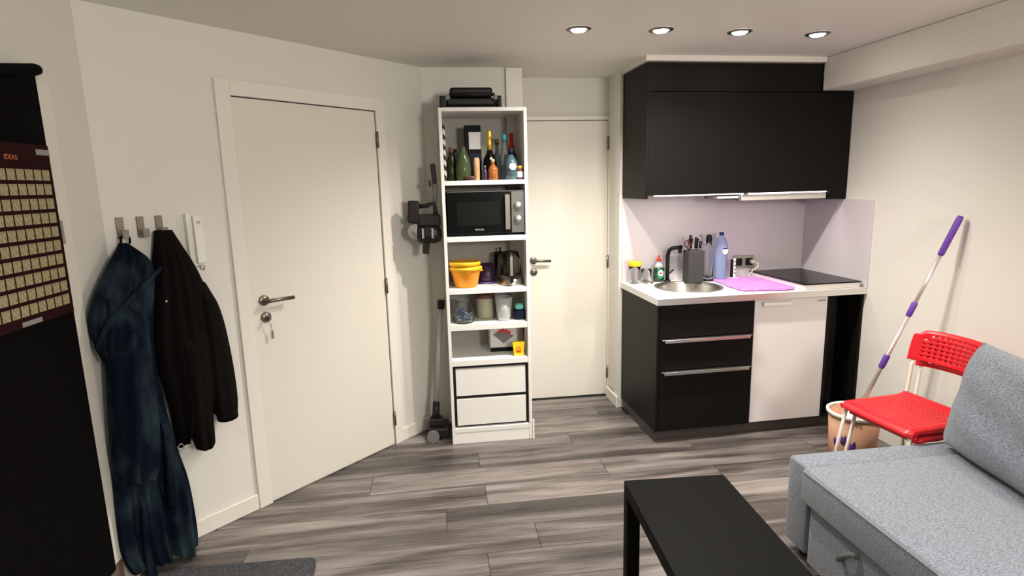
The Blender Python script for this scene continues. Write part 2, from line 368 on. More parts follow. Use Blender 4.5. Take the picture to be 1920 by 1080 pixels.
# ================================================================== KITCHEN
K0 = (.68, .3, 0)
t = Thing('base_cabinet', 'black base cabinet with three drawers, under the sink end of the white worktop', 'cabinet', (.3, .3, 0), 'k')
t.part('side_panel', B(.002, .020, 0, .60, .075, .866, bev=.001), 'black')
t.part('carcass', B(.0205, .615, .022, .60, .076, .69), 'black')
t.part('plinth', MB().box(.012, .615, .045, .06, .0006, .0745).box(.012, .026, .0605, .60, .0006, .0745), 'toe')
for k, (z0, z1) in enumerate([(.665, .862), (.466, .660), (.078, .461)]):
    dr = t.part('drawer_front', B(.0225, .622, .001, .0205, z0, z1, bev=.0015), 'black')
    if k: t.part('drawer_handle', MB().box(.030, .605, -.020, .0008, z1-.0065, z1-.003, bev=.0008).box(.045, .59, -.024, -.0195, z1-.022, z1-.003, bev=.001), 'alu', parent=dr, label='long aluminium edge handle')
t = Thing('mini_fridge', 'white under-counter fridge door beside the black drawers', 'fridge', (.87, .3, 0), 'k')
t.part('cabinet_body', B(.632, 1.118, .041, .55, .078, .855, bev=.004), 'fridge')
t.part('fridge_door', B(.630, 1.120, .014, .040, .076, .862, bev=.004, seg=2), 'fridge')
t.part('handle', MB().box(.675, .862, -.012, .0135, .826, .848, bev=.002), 'whitep')
lg = text_part('logo', 'exquisit', .018, 'blackp', Matrix.Translation(Vector((1.077, .0132, .838))-Vector((.87, .3, 0))) @ Matrix.Rotation(PI/2, 4, 'X'), t.o)
t.part('plinth', B(.6155, 1.125, .045, .06, .0006, .0745), 'toe')
t = Thing('niche_panel', 'black open niche between the white fridge and the right wall', 'cabinet', (1.24, .3, 0), 'k')
t.part('side_panel', B(1.338, 1.356, .0, .60, .075, .866), 'black')
t.part('left_panel', B(1.1215, 1.134, .01, .60, .075, .866), 'black')
t.part('back_panel', B(1.1345, 1.3375, .20, .215, .075, .866), 'darkgap')
t.part('bottom_panel', B(1.1345, 1.3375, .01, .1995, .075, .09), 'black')
t.part('plinth', B(1.1255, 1.356, .045, .06, .0006, .0745), 'toe')
# worktop with a real round hole
SXC, SYC, SR = .345, .315, .198
def worktop():
    mb = MB(); bm = mb.bm; n = 48; x0, x1, y0, y1 = -.004, 1.356, -.018, .612; z0, z1 = .868, .907
    inner = [(SXC+SR*math.cos(2*PI*i/n), SYC+SR*math.sin(2*PI*i/n)) for i in range(n)]
    def ray(i):
        a = 2*PI*i/n; c, s = math.cos(a), math.sin(a); t = 1e9; xr = SXC+.30
        if c > 1e-6: t = min(t, (xr-SXC)/c)
        if c < -1e-6: t = min(t, (x0-SXC)/c)
        if s > 1e-6: t = min(t, (y1-SYC)/s)
        if s < -1e-6: t = min(t, (y0-SYC)/s)
        return (SXC+t*c, SYC+t*s)
    outer = [ray(i) for i in range(n)]
    # snap nearest outer points to the corners of the ring's rectangle
    for cxx, cyy in ((x0, y0), (x0, y1), (SXC+.30, y0), (SXC+.30, y1)):
        k = min(range(n), key=lambda i: (outer[i][0]-cxx)**2+(outer[i][1]-cyy)**2); outer[k] = (cxx, cyy)
    for z, fl_ in ((z1, 0), (z0, 1)):
        I = [bm.verts.new((*p, z)) for p in inner]; O = [bm.verts.new((*p, z)) for p in outer]
        for i in range(n): bm.faces.new((I[i], O[i], O[(i+1) % n], I[(i+1) % n]))
        if fl_ == 0: I1, O1 = I, O
    for i in range(n):
        j = (i+1) % n; bm.faces.new((I1[i], I1[j], I[j], I[i]))
        if not (outer[i][0] > SXC+.2999 and outer[j][0] > SXC+.2999): bm.faces.new((O1[i], O1[j], O[j], O[i]))
    mb.box(SXC+.30, x1, y0, y1, z0, z1)
    return mb
wt = Thing('worktop', 'speckled white worktop with metal front edge over the black drawers', 'countertop', (.68, .3, .87), 'k')
wt.part('top', worktop(), 'counter')
wt.part('edge_strip', B(-.0045, 1.3565, -.0205, -.0182, .8685, .9065), 'alu')
t = Thing('sink', 'round brushed steel sink bowl set in the white worktop', 'sink', (SXC, SYC, .75), 'k')
t.part('bowl', MB().lathe([(.0, .778), (.03, .775), (.13, .777), (.165, .79), (.183, .82), (.192, .895), (.194, .9085), (.215, .9105), (.216, .908), (.1965, .9075), (.1945, .895), (.186, .815), (.168, .785), (.13, .772), (0, .770)], SXC, SYC, 0, 56, caps=False), 'steel')
t.part('drain', MB().lathe([(.0, .781), (.028, .781), (.032, .7785)], SXC, SYC, 0, 20, caps=False), 'chrome')
t = Thing('faucet', 'matt black angular sink tap behind the round sink', 'faucet', (.305, .550, .907), 'k')
fx, fy = .305, .550
t.part('base', MB().lathe([(.024, .9075), (.024, .914), (.017, .918)], fx, fy, 0, 20), 'blackp')
t.part('spout', MB().tube([(fx, fy, .918), (fx, fy, 1.05), (fx+.001, fy, 1.09), (fx+.008, fy-.003, 1.118), (fx+.025, fy-.01, 1.134), (fx+.05, fy-.02, 1.138), (fx+.090, fy-.02, 1.142)], .0135, 14), 'blackp')
t.part('aerator', MB().lathe([(.012, -.038), (.012, .0)], fx+.078, fy-.02, 1.139, 14), 'blackp')
t.part('lever', MB().tube([(fx+.012, fy, .96), (fx+.05, fy+.012, .985)], .005, 8), 'blackp')

# splashbacks and wall items
struct('trim_5', B(0.0, 1.350, .606, .6145, .9075, 1.50), 'splash', 'k')
struct('trim_6', B(1.349, 1.3575, -.022, .6055, .9075, 1.442, bev=.001), 'splash', 'k')
t = Thing('wall_socket', 'double wall socket with a steel plate beside the blue water bottle', 'socket', (.895, .604, 1.01), 'k')
t.part('plate', B(.815, .975, .5965, .6055, .965, 1.055, bev=.002), 'steel')
for x in (.855, .935): t.part('outlet', B(x-.026, x+.026, .5925, .596, .984, 1.036, bev=.003), 'blackp')
t = Thing('charger_cable', 'cream plug and cable hanging from the right wall socket', 'cable', (.95, .58, .907), 'k')
t.part('plug', B(.935, .960, .558, .5915, 1.000, 1.026, bev=.005, seg=2), 'cable')
t.part('cord', MB().tube([(.955, .556, 1.012), (.975, .545, 1.0), (.972, .54, .978), (.926, .535, .955), (.905, .53, .915), (.87, .535, .9115), (.84, .53, .9115)], .004, 8), 'cable')

# upper cupboard
t = Thing('wall_cupboard', 'wide black wall cupboard above the sink and hob', 'cabinet', (.68, .4, 1.45), 'k')
t.part('side_panel', B(0, .018, .218, .612, 1.478, 2.262, bev=.001), 'black')
t.part('side_panel', B(1.236, 1.355, .222, .612, 1.445, 2.104), 'black')
t.part('carcass', B(.0185, 1.2355, .242, .612, 1.510, 2.104), 'black')
t.part('door', B(.0205, 1.3545, .2195, .2215, 1.498, 2.098), 'black')
t.part('door', B(.0205, 1.2355, .2217, .2415, 1.498, 2.098, bev=.0015), 'black')
t.part('top_filler', B(.0185, 1.132, .2215, .612, 2.1045, 2.262), 'black')
t.part('side_strip', B(.0005, .0175, .2145, .2175, 1.478, 2.262), 'black')
for x0, x1 in ((.075, .66), (.70, 1.232)):
    t.part('light_strip', B(x0, x1, .244, .262, 1.491, 1.5095), 'led', label='lit white strip under the cupboard')
for x in (.2, .5, .85):
    l = lamp('AREA', 'cupboard_light', toworld('k', (x, .255, 1.489)), .45, (1, .88, .92), shape='RECTANGLE', size=.28, size_y=.015)
    l.rotation_euler = (0, 0, .0293)
t = Thing('cooker_hood', 'slim pale pull-out cooker hood under the black cupboard above the hob', 'cooker hood', (.95, .35, 1.45), 'k')
t.part('front', B(.645, 1.225, .236, .243, 1.452, 1.488, bev=.001), 'steelhood')
t.part('body', B(.646, 1.224, .264, .59, 1.455, 1.509), 'greysteel')
t = Thing('hood_filter', 'short grey glass visor left of the cooker hood', 'cooker hood part', (.56, .3, 1.47), 'k')
t.part('visor', B(.50, .642, .27, .40, 1.467, 1.480), 'hoodglass')
t.part('bracket', B(.50, .642, .401, .44, 1.467, 1.509), 'greysteel')

# hob
t = Thing('induction_hob', 'black glass hob on a raised white base at the right end of the worktop', 'hob', (1.14, .3, .9075), 'k')
t.part('base', B(.948, 1.325, .004, .575, .908, .939, bev=.002), 'whitep')
t.part('glass_top', B(.940, 1.330, -.004, .590, .9395, .947, bev=.0015), 'blackg')
# drying mat
def mat_cloth():
    pts = [(.605, .52), (.66, .55), (.91, .545), (.94, .50), (.938, .09), (.90, .035), (.83, .02), (.585, .065), (.575, .12), (.575, .24), (.59, .33)]
    mb = MB(); mb.prism(pts, .9115, .9165)
    return mb
single('drying_mat', mat_cloth(), 'pink', 'purple pink microfibre mat lying between sink and hob', 'mat', (.75, .3, .9115), 'k')
# jar with yellow lid
def kitem(name, label, cat, x, y): return Thing(name, label, cat, (x, y, .907), 'k')
Z = .9078
t = kitem('storage_jar', 'small clear jar with a yellow screw lid at the left worktop end', 'jar', .065, .535)
t.part('jar_glass', MB().lathe([(.026, 0), (.034, .004), (.034, .04), (.030, .05), (.036, .09), (.040, .118), (.037, .118), (.033, .09), (.027, .05), (.031, .04), (.031, .008), (0, .006)], .065, .535, Z, 24), 'glass')
t.part('lid', MB().lathe([(.046, .118), (.047, .13), (.046, .148), (.043, .152), (0, .152)], .065, .535, Z, 28), 'yellow')
t = kitem('drinking_glass', 'small upturned clear glass between yellow-lidded jar and soap', 'glass', .155, .555)
t.part('bowl', MB().lathe([(.036, .0), (.036, .09), (.033, .09), (.033, .003), (0, .003)], .155, .555, Z, 24), 'glass')
t = kitem('sink_plug', 'round steel sink plug lying before the drinking glass', 'plug', .150, .495)
t.part('disc', MB().lathe([(.030, 0), (.032, .006), (.028, .012), (.008, .014), (.005, .030), (0, .031)], .150, .495, Z, 20), 'steel')
t = kitem('dish_soap', 'dark green dish soap bottle with red cap left of the tap', 'bottle', .245, .555)
t.part('bottle', MB().lathe([(.034, 0), (.038, .004), (.039, .07), (.036, .10), (.022, .125), (.013, .132), (.013, .14)], .245, .555, Z, 24, sy=.6), 'soap')
t.part('collar', MB().lathe([(.0375, .098), (.0225, .124), (.014, .1325), (.014, .142), (0, .142)], .245, .555, Z, 24, sy=.66), 'frost')
t.part('cap', MB().lathe([(.015, .1425), (.016, .156), (.009, .162), (.008, .18), (0, .182)], .245, .555, Z, 20), 'redw')
lb = t.part('label', MB().lathe([(.0255, 0), (.0255, .0012)], .2475, .5305, Z+.056, 24, rot=RX, sy=1.35), 'soapl')
t.part('label_mark', MB().lathe([(.0175, 0), (.0175, .0012)], .2475, .5288, Z+.062, 24, rot=RX, sy=1.2), 'paperw', parent=lb)
t.part('label_print', B(.236, .260, .5262, .5272, Z+.057, Z+.066), 'redw', parent=lb)
# knife block
kx0, ky0 = .455, .475
t = kitem('knife_block', 'charcoal knife block full of knives right of the black tap', 'knife block', kx0, ky0)
t.part('block', B(kx0-.055, kx0+.055, ky0-.045, ky0+.045, Z, Z+.215, bev=.004), 'knifeblk')
for i, (dx, dy, h, lean, m) in enumerate([(-.012, .02, .10, -.04, 'blackp'), (.012, .0, .085, .03, 'blackp'), (.026, .015, .075, .08, 'blackp'), (.034, -.015, .06, .12, 'blackp')]):
    kn = Thing('kitchen_knife', ['tallest black-handled knife standing in the charcoal block', 'black-handled knife at the middle of the charcoal block', 'black-handled knife right of the middle in the charcoal block', 'short black-handled knife at the right end of the charcoal block'][i], 'knife', (kx0+dx, ky0+dy, Z+.215), 'k', group='knives in the charcoal block')
    bx, by, bz = kx0+dx, ky0+dy, Z+.2155
    kn.part('grip', MB().tube([(bx+lean*.02, by, bz+.012), (bx+lean*.3*h, by, bz+h*.5), (bx+lean*h*1.2, by, bz+h)], [.008, .010, .009], 8), m)
    kn.part('bolster', MB().tube([(bx, by, bz), (bx+lean*.02, by, bz+.0118)], .006, 8), 'steel')
sc = Thing('scissors', 'brown-handled scissors sticking out of the charcoal knife block', 'scissors', (kx0-.035, ky0, Z+.215), 'k')
for sgn, oz in ((-1, .045), (1, .065)):
    cx_, cz_ = kx0-.038+sgn*.014, Z+.2155+oz
    sc.part('finger_loop', MB().tube([(cx_+.014*math.cos(a), ky0, cz_+.022*math.sin(a)) for a in [2*PI*k/14 for k in range(15)]], .004, 8), 'brownh')
    sc.part('shank', MB().tube([(cx_, ky0, cz_-.022), (kx0-.036, ky0, Z+.2158)], .004, 8), 'brownh')
sp_ = Thing('steel_ladle', 'steel utensil handle standing at the right of the knives', 'utensil', (kx0+.047, ky0+.02, Z+.215), 'k')
sp_.part('handle', MB().tube([(kx0+.046, ky0+.02, Z+.2155), (kx0+.052, ky0+.02, Z+.27), (kx0+.056, ky0+.02, Z+.315)], [.003, .004, .006], 8), 'steel')
# tall clear bottle
t = kitem('glass_bottle', 'tall clear glass bottle with black stopper beside the blue water bottle', 'bottle', .575, .50)
t.part('bottle_glass', MB().lathe([(.034, .014), (.036, .03), (.034, .15), (.022, .235), (.018, .26), (.015, .26), (.019, .235), (.031, .15), (.033, .03), (0, .02)], .575, .50, Z, 24), 'glass')
t.part('stopper', MB().lathe([(.018, .2605), (.021, .28), (.019, .305), (.012, .314), (0, .314)], .575, .50, Z, 20), 'blackp')
t.part('base_ring', MB().lathe([(.038, 0), (.038, .0135), (0, .0135)], .575, .50, Z, 24), 'blackp')
t = kitem('water_bottle', 'large blue plastic water bottle with dark blue cap on the worktop', 'bottle', .665, .50)
prof = [(.036, 0), (.041, .008)]
for i in range(9): prof += [(.042, .02+.017*i), (.039, .0285+.017*i)]
prof += [(.042, .18), (.043, .215), (.040, .245), (.028, .285), (.014, .302), (.013, .306)]
t.part('bottle', MB().lathe(prof, .665, .50, Z, 28), 'blueplast')
t.part('cap', MB().lathe([(.016, .3065), (.016, .325), (.013, .327), (0, .327)], .665, .50, Z, 20), 'blue')
lb = t.part('label', MB().lathe([(.020, 0), (.020, .001)], .672, .4565, Z+.205, 24, rot=RX, sy=1.3), 'paperw', label='pale oval label')
t.part('label_mark', B(.656, .690, .4548, .4553, Z+.216, Z+.226), 'blue', parent=lb)
t = kitem('charging_stand', 'slim white and black charging stand with a white foot beside the sockets', 'charger', .77, .52)
t.part('foot', B(.738, .806, .49, .55, Z, Z+.010, bev=.004), 'whitep')
t.part('back', B(.757, .772, .515, .535, Z+.0105, Z+.135, bev=.003), 'blackp')
t.part('front_panel', B(.7725, .790, .515, .535, Z+.0105, Z+.140, bev=.003), 'whitep')
for q in range(4): t.part('button', B(.777, .786, .5125, .5148, Z+.035+.026*q, Z+.045+.026*q), 'greyp')

# ================================================================== TALL SHELF
SX0, SX1, SYF, SYK = .0345, .5367, 3.372, 3.716
t = Thing('shelf_unit', 'tall narrow white open shelf unit with two drawers at the bottom', 'shelf', (.285, 3.54, 0))
t.part('side_panel', B(SX0, SX0+.018, SYF, SYK, .0006, 2.019, bev=.001), 'white')
t.part('side_panel', B(SX1-.018, SX1, SYF, SYK, .0006, 2.019, bev=.001), 'white')
t.part('top_panel', B(SX0+.0185, SX1-.0185, SYF, SYK, 1.999, 2.019), 'white')
t.part('back_panel', B(SX0+.0185, SX1-.0185, SYK-.006, SYK, .09, 1.9985), 'backboard')
for z0, z1 in ((1.587, 1.613), (1.260, 1.289), (.948, .977), (.725, .760), (.503, .538), (.076, .101)):
    t.part('shelf_board', B(SX0+.0185, SX1-.0185, SYF+.001, SYK-.0065, z0, z1, bev=.001), 'white')
t.part('plinth', B(SX0+.0185, SX1-.0185, SYF+.004, SYF+.02, .0006, .0755), 'white')
t.part('edge_cover', B(SX1+.0003, SX1+.012, SYF-.006, SYF+.004, .0006, .13, bev=.001), 'white')
for z0, z1 in ((.310, .482), (.118, .288)):
    t.part('drawer', MB().box(.070, .500, SYF+.010, SYF+.028, z0, z1, bev=.001), 'white')
t.part('drawer_box', B(SX0+.020, SX1-.020, SYF+.030, SYK-.01, .103, .501), 'darkgap', label='dark drawer body seen in the gaps')

def grill():
    t = Thing('contact_grill', 'black electric contact grill on top of the tall shelf', 'grill', (.22, 3.52, 2.02))
    y0, y1 = 3.43, 3.66; Z0 = 2.0195
    t.part('lower_plate', MB().box(.085, .365, y0, y1, Z0+.018, Z0+.06, bev=.008, seg=2), 'blackp')
    t.part('lid', MB().box(.105, .35, y0-.002, y1, Z0+.064, Z0+.118, bev=.014, seg=3), 'blackp')
    t.part('lid_rib', MB().box(.13, .325, y0-.006, y0-.0025, Z0+.088, Z0+.104, bev=.001), 'vac')
    t.part('base_rim', B(.055, .39, y0+.01, y1-.01, Z0+.004, Z0+.0175, bev=.003), 'vac')
    for x0, x1 in ((.046, .078), (.376, .398)):
        t.part('side_stand', MB().box(x0, x1, y0-.03, y1-.05, Z0, Z0+.068, bev=.006, seg=2), 'blackp')
    for x0, x1 in ((.0785, .105), (.35, .3755)):
        t.part('handle_arm', MB().box(x0, x1, y0-.03, y0-.012, Z0+.045, Z0+.070, bev=.003), 'greyp')
    t.part('handle', MB().tube([(.10, y0-.02, Z0+.074), (.36, y0-.02, Z0+.074)], .010, 12), 'blackp')
grill()
# --- top compartment
zt = 1.6133
t = single('striped_sleeve', B(.0535, .068, 3.385, 3.55, zt+.001, 1.93, bev=.003), 'stripe', 'black and white zigzag striped sleeve against the left side of the top compartment', 'paper bag', (.06, 3.46, zt))
t = Thing('bottle_carton', 'dark tall bottle box with a pale label in the top compartment', 'box', (.234, 3.6, zt))
t.part('carton', B(.188, .285, 3.56, 3.65, zt+.001, 1.94, bev=.002), 'darkbox')
t.part('label', B(.212, .283, 3.5575, 3.5595, 1.80, 1.90), 'paperw', label='pale grey label')
t.part('lower_band', B(.212, .283, 3.5575, 3.5595, 1.68, 1.775), 'navy', label='navy lower panel')
def bottle(name, label, x, y, prof, m, cap=None, capm=None, z=zt, sy=1, extra=None):
    t = Thing(name, label, 'bottle', (x, y, z))
    t.part('bottle_body', MB().lathe(prof, x, y, z+.001, 20, sy=sy), m)
    if cap: t.part('cap', MB().lathe(cap, x, y, z+.001, 16), capm)
    if extra: extra(t)
    return t
bottle('wine_bottle', 'very dark green bottle in the left corner of the top compartment', .100, 3.50, [(.030, 0), (.032, .005), (.032, .11), (.014, .15), (.012, .16)], 'darkgreen', [(.013, .1602), (.013, .195), (0, .195)], 'brown')
bottle('carafe_bottle', 'squat olive green glass bottle in front of the dark carton', .168, 3.46, [(.038, 0), (.044, .01), (.046, .07), (.040, .12), (.022, .165), (.015, .185), (.016, .195)], 'greenglass')
bottle('slim_green_bottle', 'slim green bottle beside the striped sleeve, behind the squat one', .128, 3.60, [(.022, 0), (.023, .12), (.012, .16), (.011, .19)], 'darkgreen')
t = single('cork_tube', MB().lathe([(.016, 0), (.018, .004), (.018, .118), (.014, .128), (.008, .131), (0, .131)], .245, 3.44, zt+.001, 20), 'cork', 'upright tan wooden tube in front of the navy carton', 'tube', (.245, 3.44, zt))
single('brown_dish', MB().lathe([(.020, 0), (.034, .012), (.036, .022), (.033, .022), (.018, .004), (0, .004)], .205, 3.405, zt+.001, 20), 'brown', 'small brown dish in front of the olive green bottle', 'dish', (.205, 3.405, zt))
def champ(t):
    t.part('gold_foil', MB().lathe([(.0150, .175), (.0145, .215), (.0135, .245), (.017, .25), (.017, .262), (.014, .27), (.015, .285), (.008, .292), (0, .292)], .330, 3.50, zt+.001, 20), 'gold', label='gold foil neck')
    t.part('label_mark', MB().lathe([(.008, 0), (.008, .001)], .334, 3.4575, zt+.125, 12, rot=RX), 'paperw')
bottle('champagne_bottle', 'black champagne bottle with long gold foil neck', .330, 3.50, [(.038, 0), (.042, .005), (.042, .09), (.036, .125), (.020, .155), (.014, .175)], 'blackg', extra=champ)
bottle('amber_bottle', 'small round amber spirit bottle in front of the champagne bottle', .338, 3.41, [(.024, 0), (.028, .006), (.029, .06), (.020, .078), (.010, .086), (.009, .1)], 'amber', [(.011, .1002), (.011, .118), (0, .118)], 'cork')
bottle('miniature_bottle', 'tiny dark miniature bottle left of the amber bottle', .292, 3.42, [(.014, 0), (.016, .004), (.016, .045), (.007, .062), (.006, .07)], 'purplep', [(.007, .0702), (.007, .083), (0, .083)], 'greyp')
bottle('clear_spirit_bottle', 'slim clear bottle with brown stopper right of the champagne neck', .385, 3.60, [(.022, 0), (.024, .005), (.024, .13), (.012, .17), (.010, .215)], 'shadedglass', [(.013, .2152), (.013, .245), (0, .245)], 'brown')
bottle('teal_cap_bottle', 'tall clear bottle with a teal cap near the right of the top compartment', .418, 3.50, [(.026, 0), (.028, .005), (.028, .13), (.014, .18), (.011, .225)], 'shadedglass', [(.0145, .2252), (.0145, .265), (0, .265)], 'teal')
bottle('red_top_bottle', 'dark bottle with a tall red wax top in the right rear corner', .475, 3.60, [(.030, 0), (.032, .005), (.032, .14), (.020, .17)], 'darkgreen', [(.0205, .1702), (.018, .205), (.013, .215), (.012, .28), (0, .28)], 'redw')
def blul(t): t.part('label', MB().lathe([(.021, 0), (.021, .001)], .452, 3.388, zt+.075, 20, rot=RX), 'paperw', label='round white label')
bottle('blue_gin_bottle', 'pale blue bottle with a round white label, right front of the top compartment', .448, 3.43, [(.030, 0), (.036, .006), (.038, .09), (.028, .12), (.014, .138), (.013, .145)], 'gin', [(.016, .1452), (.016, .178), (0, .178)], 'navy', extra=blul)
t = Thing('spice_jar', 'small spice jar with a gold lid in the right corner', 'jar', (.497, 3.42, zt))
t.part('jar_body', MB().lathe([(.019, 0), (.020, .004), (.020, .055), (.017, .062)], .497, 3.42, zt+.001, 18), 'brownh')
t.part('lid', MB().lathe([(.019, .0622), (.019, .078), (0, .078)], .497, 3.42, zt+.001, 18), 'gold')
t.part('label', MB().lathe([(.0205, .012), (.0205, .045)], .497, 3.42, zt+.001, 18, caps=False), 'paperw')
# --- microwave
t = Thing('microwave', 'black microwave with grey control strip and two round dials', 'microwave', (.29, 3.5, 1.29))
MY = 3.392
t.part('case', B(.064, .517, MY+.012, 3.70, 1.2995, 1.551, bev=.004), 'blackp')
for x in (.09, .48):
    for y in (3.43, 3.66): t.part('foot', MB().lathe([(.012, 0), (.010, .009)], x, y, 1.2895, 12), 'blackp')
dr = t.part('door', B(.066, .437, MY, MY+.0115, 1.306, 1.546, bev=.002), 'blackg')
t.part('window', B(.118, .372, MY-.0012, MY-.0002, 1.352, 1.490), 'window', parent=dr)
t.part('handle', MB().box(.398, .428, MY-.024, MY-.016, 1.325, 1.530, bev=.002), 'nickel', parent=dr, label='broad steel bar handle')
t.part('handle_post', MB().box(.402, .424, MY-.0155, MY-.0003, 1.508, 1.525), 'steel', parent=dr)
t.part('handle_post', MB().box(.402, .424, MY-.0155, MY-.0003, 1.33, 1.346), 'steel', parent=dr)
t.part('control_panel', B(.438, .516, MY, MY+.0115, 1.306, 1.546, bev=.002), 'greysteel')
t.part('top_trim', B(.066, .516, MY-.0008, MY+.0110, 1.5465, 1.551), 'greysteel')
for z in (1.463, 1.385):
    t.part('dial', MB().lathe([(.022, 0), (.021, .012), (.017, .016), (0, .016)], .477, MY-.0003, z, 24, rot=RX), 'alu')
text_part('logo', 'PRINCESS', .012, 'alu', Matrix.Translation(Vector((.247, MY-.0006, 1.327))-t.base) @ Matrix.Rotation(PI/2, 4, 'X'), dr)
# --- third compartment
z3 = .9775
t = Thing('food_container', 'orange plastic bowl with a yellow lid on the shelf below the microwave', 'container', (.16, 3.47, z3))
t.part('bowl', MB().lathe([(.062, 0), (.068, .004), (.088, .09), (.096, .103), (.093, .104), (.084, .09), (.065, .006), (0, .006)], .160, 3.475, z3, 32), 'orange')
t.part('rim_tab', MB().box(.225, .262, 3.43, 3.458, z3+.098, z3+.104, bev=.002), 'yellow')
t.part('lid', MB().lathe([(.100, .1045), (.102, .12), (.096, .124), (.094, .128), (0, .126)], .160, 3.475, z3, 32), 'yellow')
t = single('yellow_bowl', MB().lathe([(.088, .1305), (.098, .137), (.098, .152), (.094, .156), (.09, .153), (0, .151)], .155, 3.475, z3, 32), 'yellow', 'flat yellow lid stacked on top of the orange bowl', 'lid', (.155, 3.475, z3+.13))
t = Thing('purple_pot', 'dull purple plastic pot between orange bowl and steel kettle', 'pot', (.295, 3.580, z3))
t.part('pot', MB().lathe([(.050, .012), (.054, .03), (.056, .12), (.053, .12), (.050, .03), (0, .02)], .295, 3.580, z3, 24), 'purplep')
t.part('base_ring', MB().lathe([(.056, 0), (.057, .011), (0, .0115)], .295, 3.580, z3, 24), mat('lilac_plastic', (.16, .12, .35), .4))
t = Thing('coffee_plunger', 'glass coffee plunger with black lid behind the steel kettle', 'coffee maker', (.392, 3.645, z3))
t.part('beaker', MB().lathe([(.040, .004), (.042, .17), (.039, .17), (.038, .008), (0, .007)], .392, 3.645, z3, 20), 'glass')
t.part('lid', MB().lathe([(.044, .1705), (.042, .184), (.006, .188), (.005, .205), (.012, .212), (0, .215)], .392, 3.645, z3, 20), 'blackp')
t = Thing('kettle', 'glass and steel kettle with a black and chrome handle below the microwave', 'kettle', (.44, 3.48, z3))
t.part('base', MB().lathe([(.070, 0), (.072, .010), (.068, .018), (.066, .040), (0, .04)], .44, 3.49, z3, 28), 'steel')
t.part('jug', MB().lathe([(.064, .0402), (.066, .06), (.058, .15), (.050, .19), (.047, .19), (.055, .15), (.062, .06), (0, .045)], .44, 3.49, z3, 28), 'glass')
t.part('lid', MB().lathe([(.052, .1903), (.050, .200), (.03, .207), (0, .208)], .44, 3.49, z3, 28), 'blackp')
h = t.part('handle', MB().tube([(.43, 3.445, z3+.196), (.43, 3.405, z3+.195), (.429, 3.392, z3+.17), (.43, 3.394, z3+.08), (.431, 3.40, z3+.03), (.432, 3.420, z3+.02)], [.012, .015, .016, .015, .013, .008], 12), 'blackp')
t.part('handle_inlay', MB().box(.421, .437, 3.3725, 3.3755, z3+.07, z3+.185, bev=.001), 'chrome', parent=h)
# --- fourth compartment
z4 = .7605
t = Thing('pebble_jar', 'round glass jar half full of blue grey pebbles', 'jar', (.135, 3.45, z4))
t.part('jar_glass', MB().lathe([(.055, 0), (.064, .008), (.066, .06), (.056, .09), (.044, .105), (.046, .135), (.050, .14), (.047, .14), (.042, .105), (.053, .09), (.063, .06), (.060, .010), (0, .006)], .135, 3.45, z4, 28), 'glass')
pm = MB()
for i in range(46):
    a = random.uniform(0, 2*PI); r = .047*math.sqrt(random.random()); zz = random.uniform(.014, .075)
    pm.sphere((.135+r*math.cos(a), 3.45+r*math.sin(a), z4+zz+.004), random.uniform(.009, .013), random.uniform(.009, .013), random.uniform(.006, .009), 8)
pb = t.part('pebbles', pm, 'pebble'); pb['kind'] = 'stuff'
t = Thing('cream_jar', 'wide cream filled glass jar with a brown lid, behind the ribbed cup', 'jar', (.272, 3.55, z4))
t.part('jar_body', MB().lathe([(.050, 0), (.056, .008), (.058, .125), (.055, .130)], .278, 3.55, z4, 26), 'cream')
t.part('lid', MB().lathe([(.061, .1305), (.062, .150), (0, .152)], .278, 3.55, z4, 26), 'brown')
t = Thing('ribbed_cup', 'tall frosted clear cup in front of the cream jar', 'cup', (.385, 3.45, z4))
mb = MB(); n = 48; pr = [(.040, 0), (.043, .01), (.056, .145)]
t.part('cup', MB().lathe([(.038, 0), (.041, .004), (.046, .06), (.055, .145), (.052, .145), (.043, .06), (.036, .008), (0, .007)], .385, 3.46, z4, 28), 'frost')
t.part('base_ring', MB().lathe([(.042, .012), (.043, .016), (.042, .020)], .385, 3.46, z4, 28, caps=False), 'chrome')
t = Thing('snack_packet', 'small navy packet with a mint top in the right corner', 'packet', (.482, 3.46, z4))
t.part('packet_body', MB().box(.450, .514, 3.43, 3.50, z4+.001, z4+.062, bev=.012, seg=3), 'navy')
t.part('folded_top', MB().box(.455, .508, 3.435, 3.49, z4+.0622, z4+.098, bev=.014, seg=3), 'teal2', label='mint green folded top')
# --- fifth compartment
z5 = .5385
t = Thing('appliance_box', 'white cardboard box with a picture of a grey grater, right on the lowest open shelf', 'box', (.405, 3.56, z5))
t.part('carton', B(.300, .510, 3.52, 3.66, z5+.001, .705, bev=.001), 'paperw')
t.part('dark_band', B(.3005, .5095, 3.5172, 3.5195, z5+.002, z5+.028), 'darkbox')
t.part('picture', MB().prism_xz([(.318, .652), (.385, .592), (.452, .640), (.360, .676)], 3.5172, 3.5194), 'greyp')
for x, z in ((.362, .672), (.382, .678), (.402, .672), (.420, .662)):
    t.part('picture_dot', MB().lathe([(.011, 0), (.011, .001)], x, 3.5168, z, 12, rot=RX), 'redw')
t.part('right_band', B(.470, .5095, 3.5172, 3.5195, z5+.03, .7045), mat('greyish_rose_print', (.28, .20, .19), .6))
t = Thing('yellow_packet', 'small bright yellow packet standing before the white box', 'packet', (.465, 3.42, z5))
t.part('packet_body', MB().prism_xz([(.437, z5+.001), (.495, z5+.001), (.503, z5+.088), (.428, z5+.088)], 3.405, 3.430), 'foam')
t.part('print', MB().lathe([(.018, 0), (.018, .001)], .463, 3.4045, z5+.045, 16, rot=RX), 'orange')
t.part('print', B(.448, .479, 3.4022, 3.4032, z5+.022, z5+.032), 'redw')

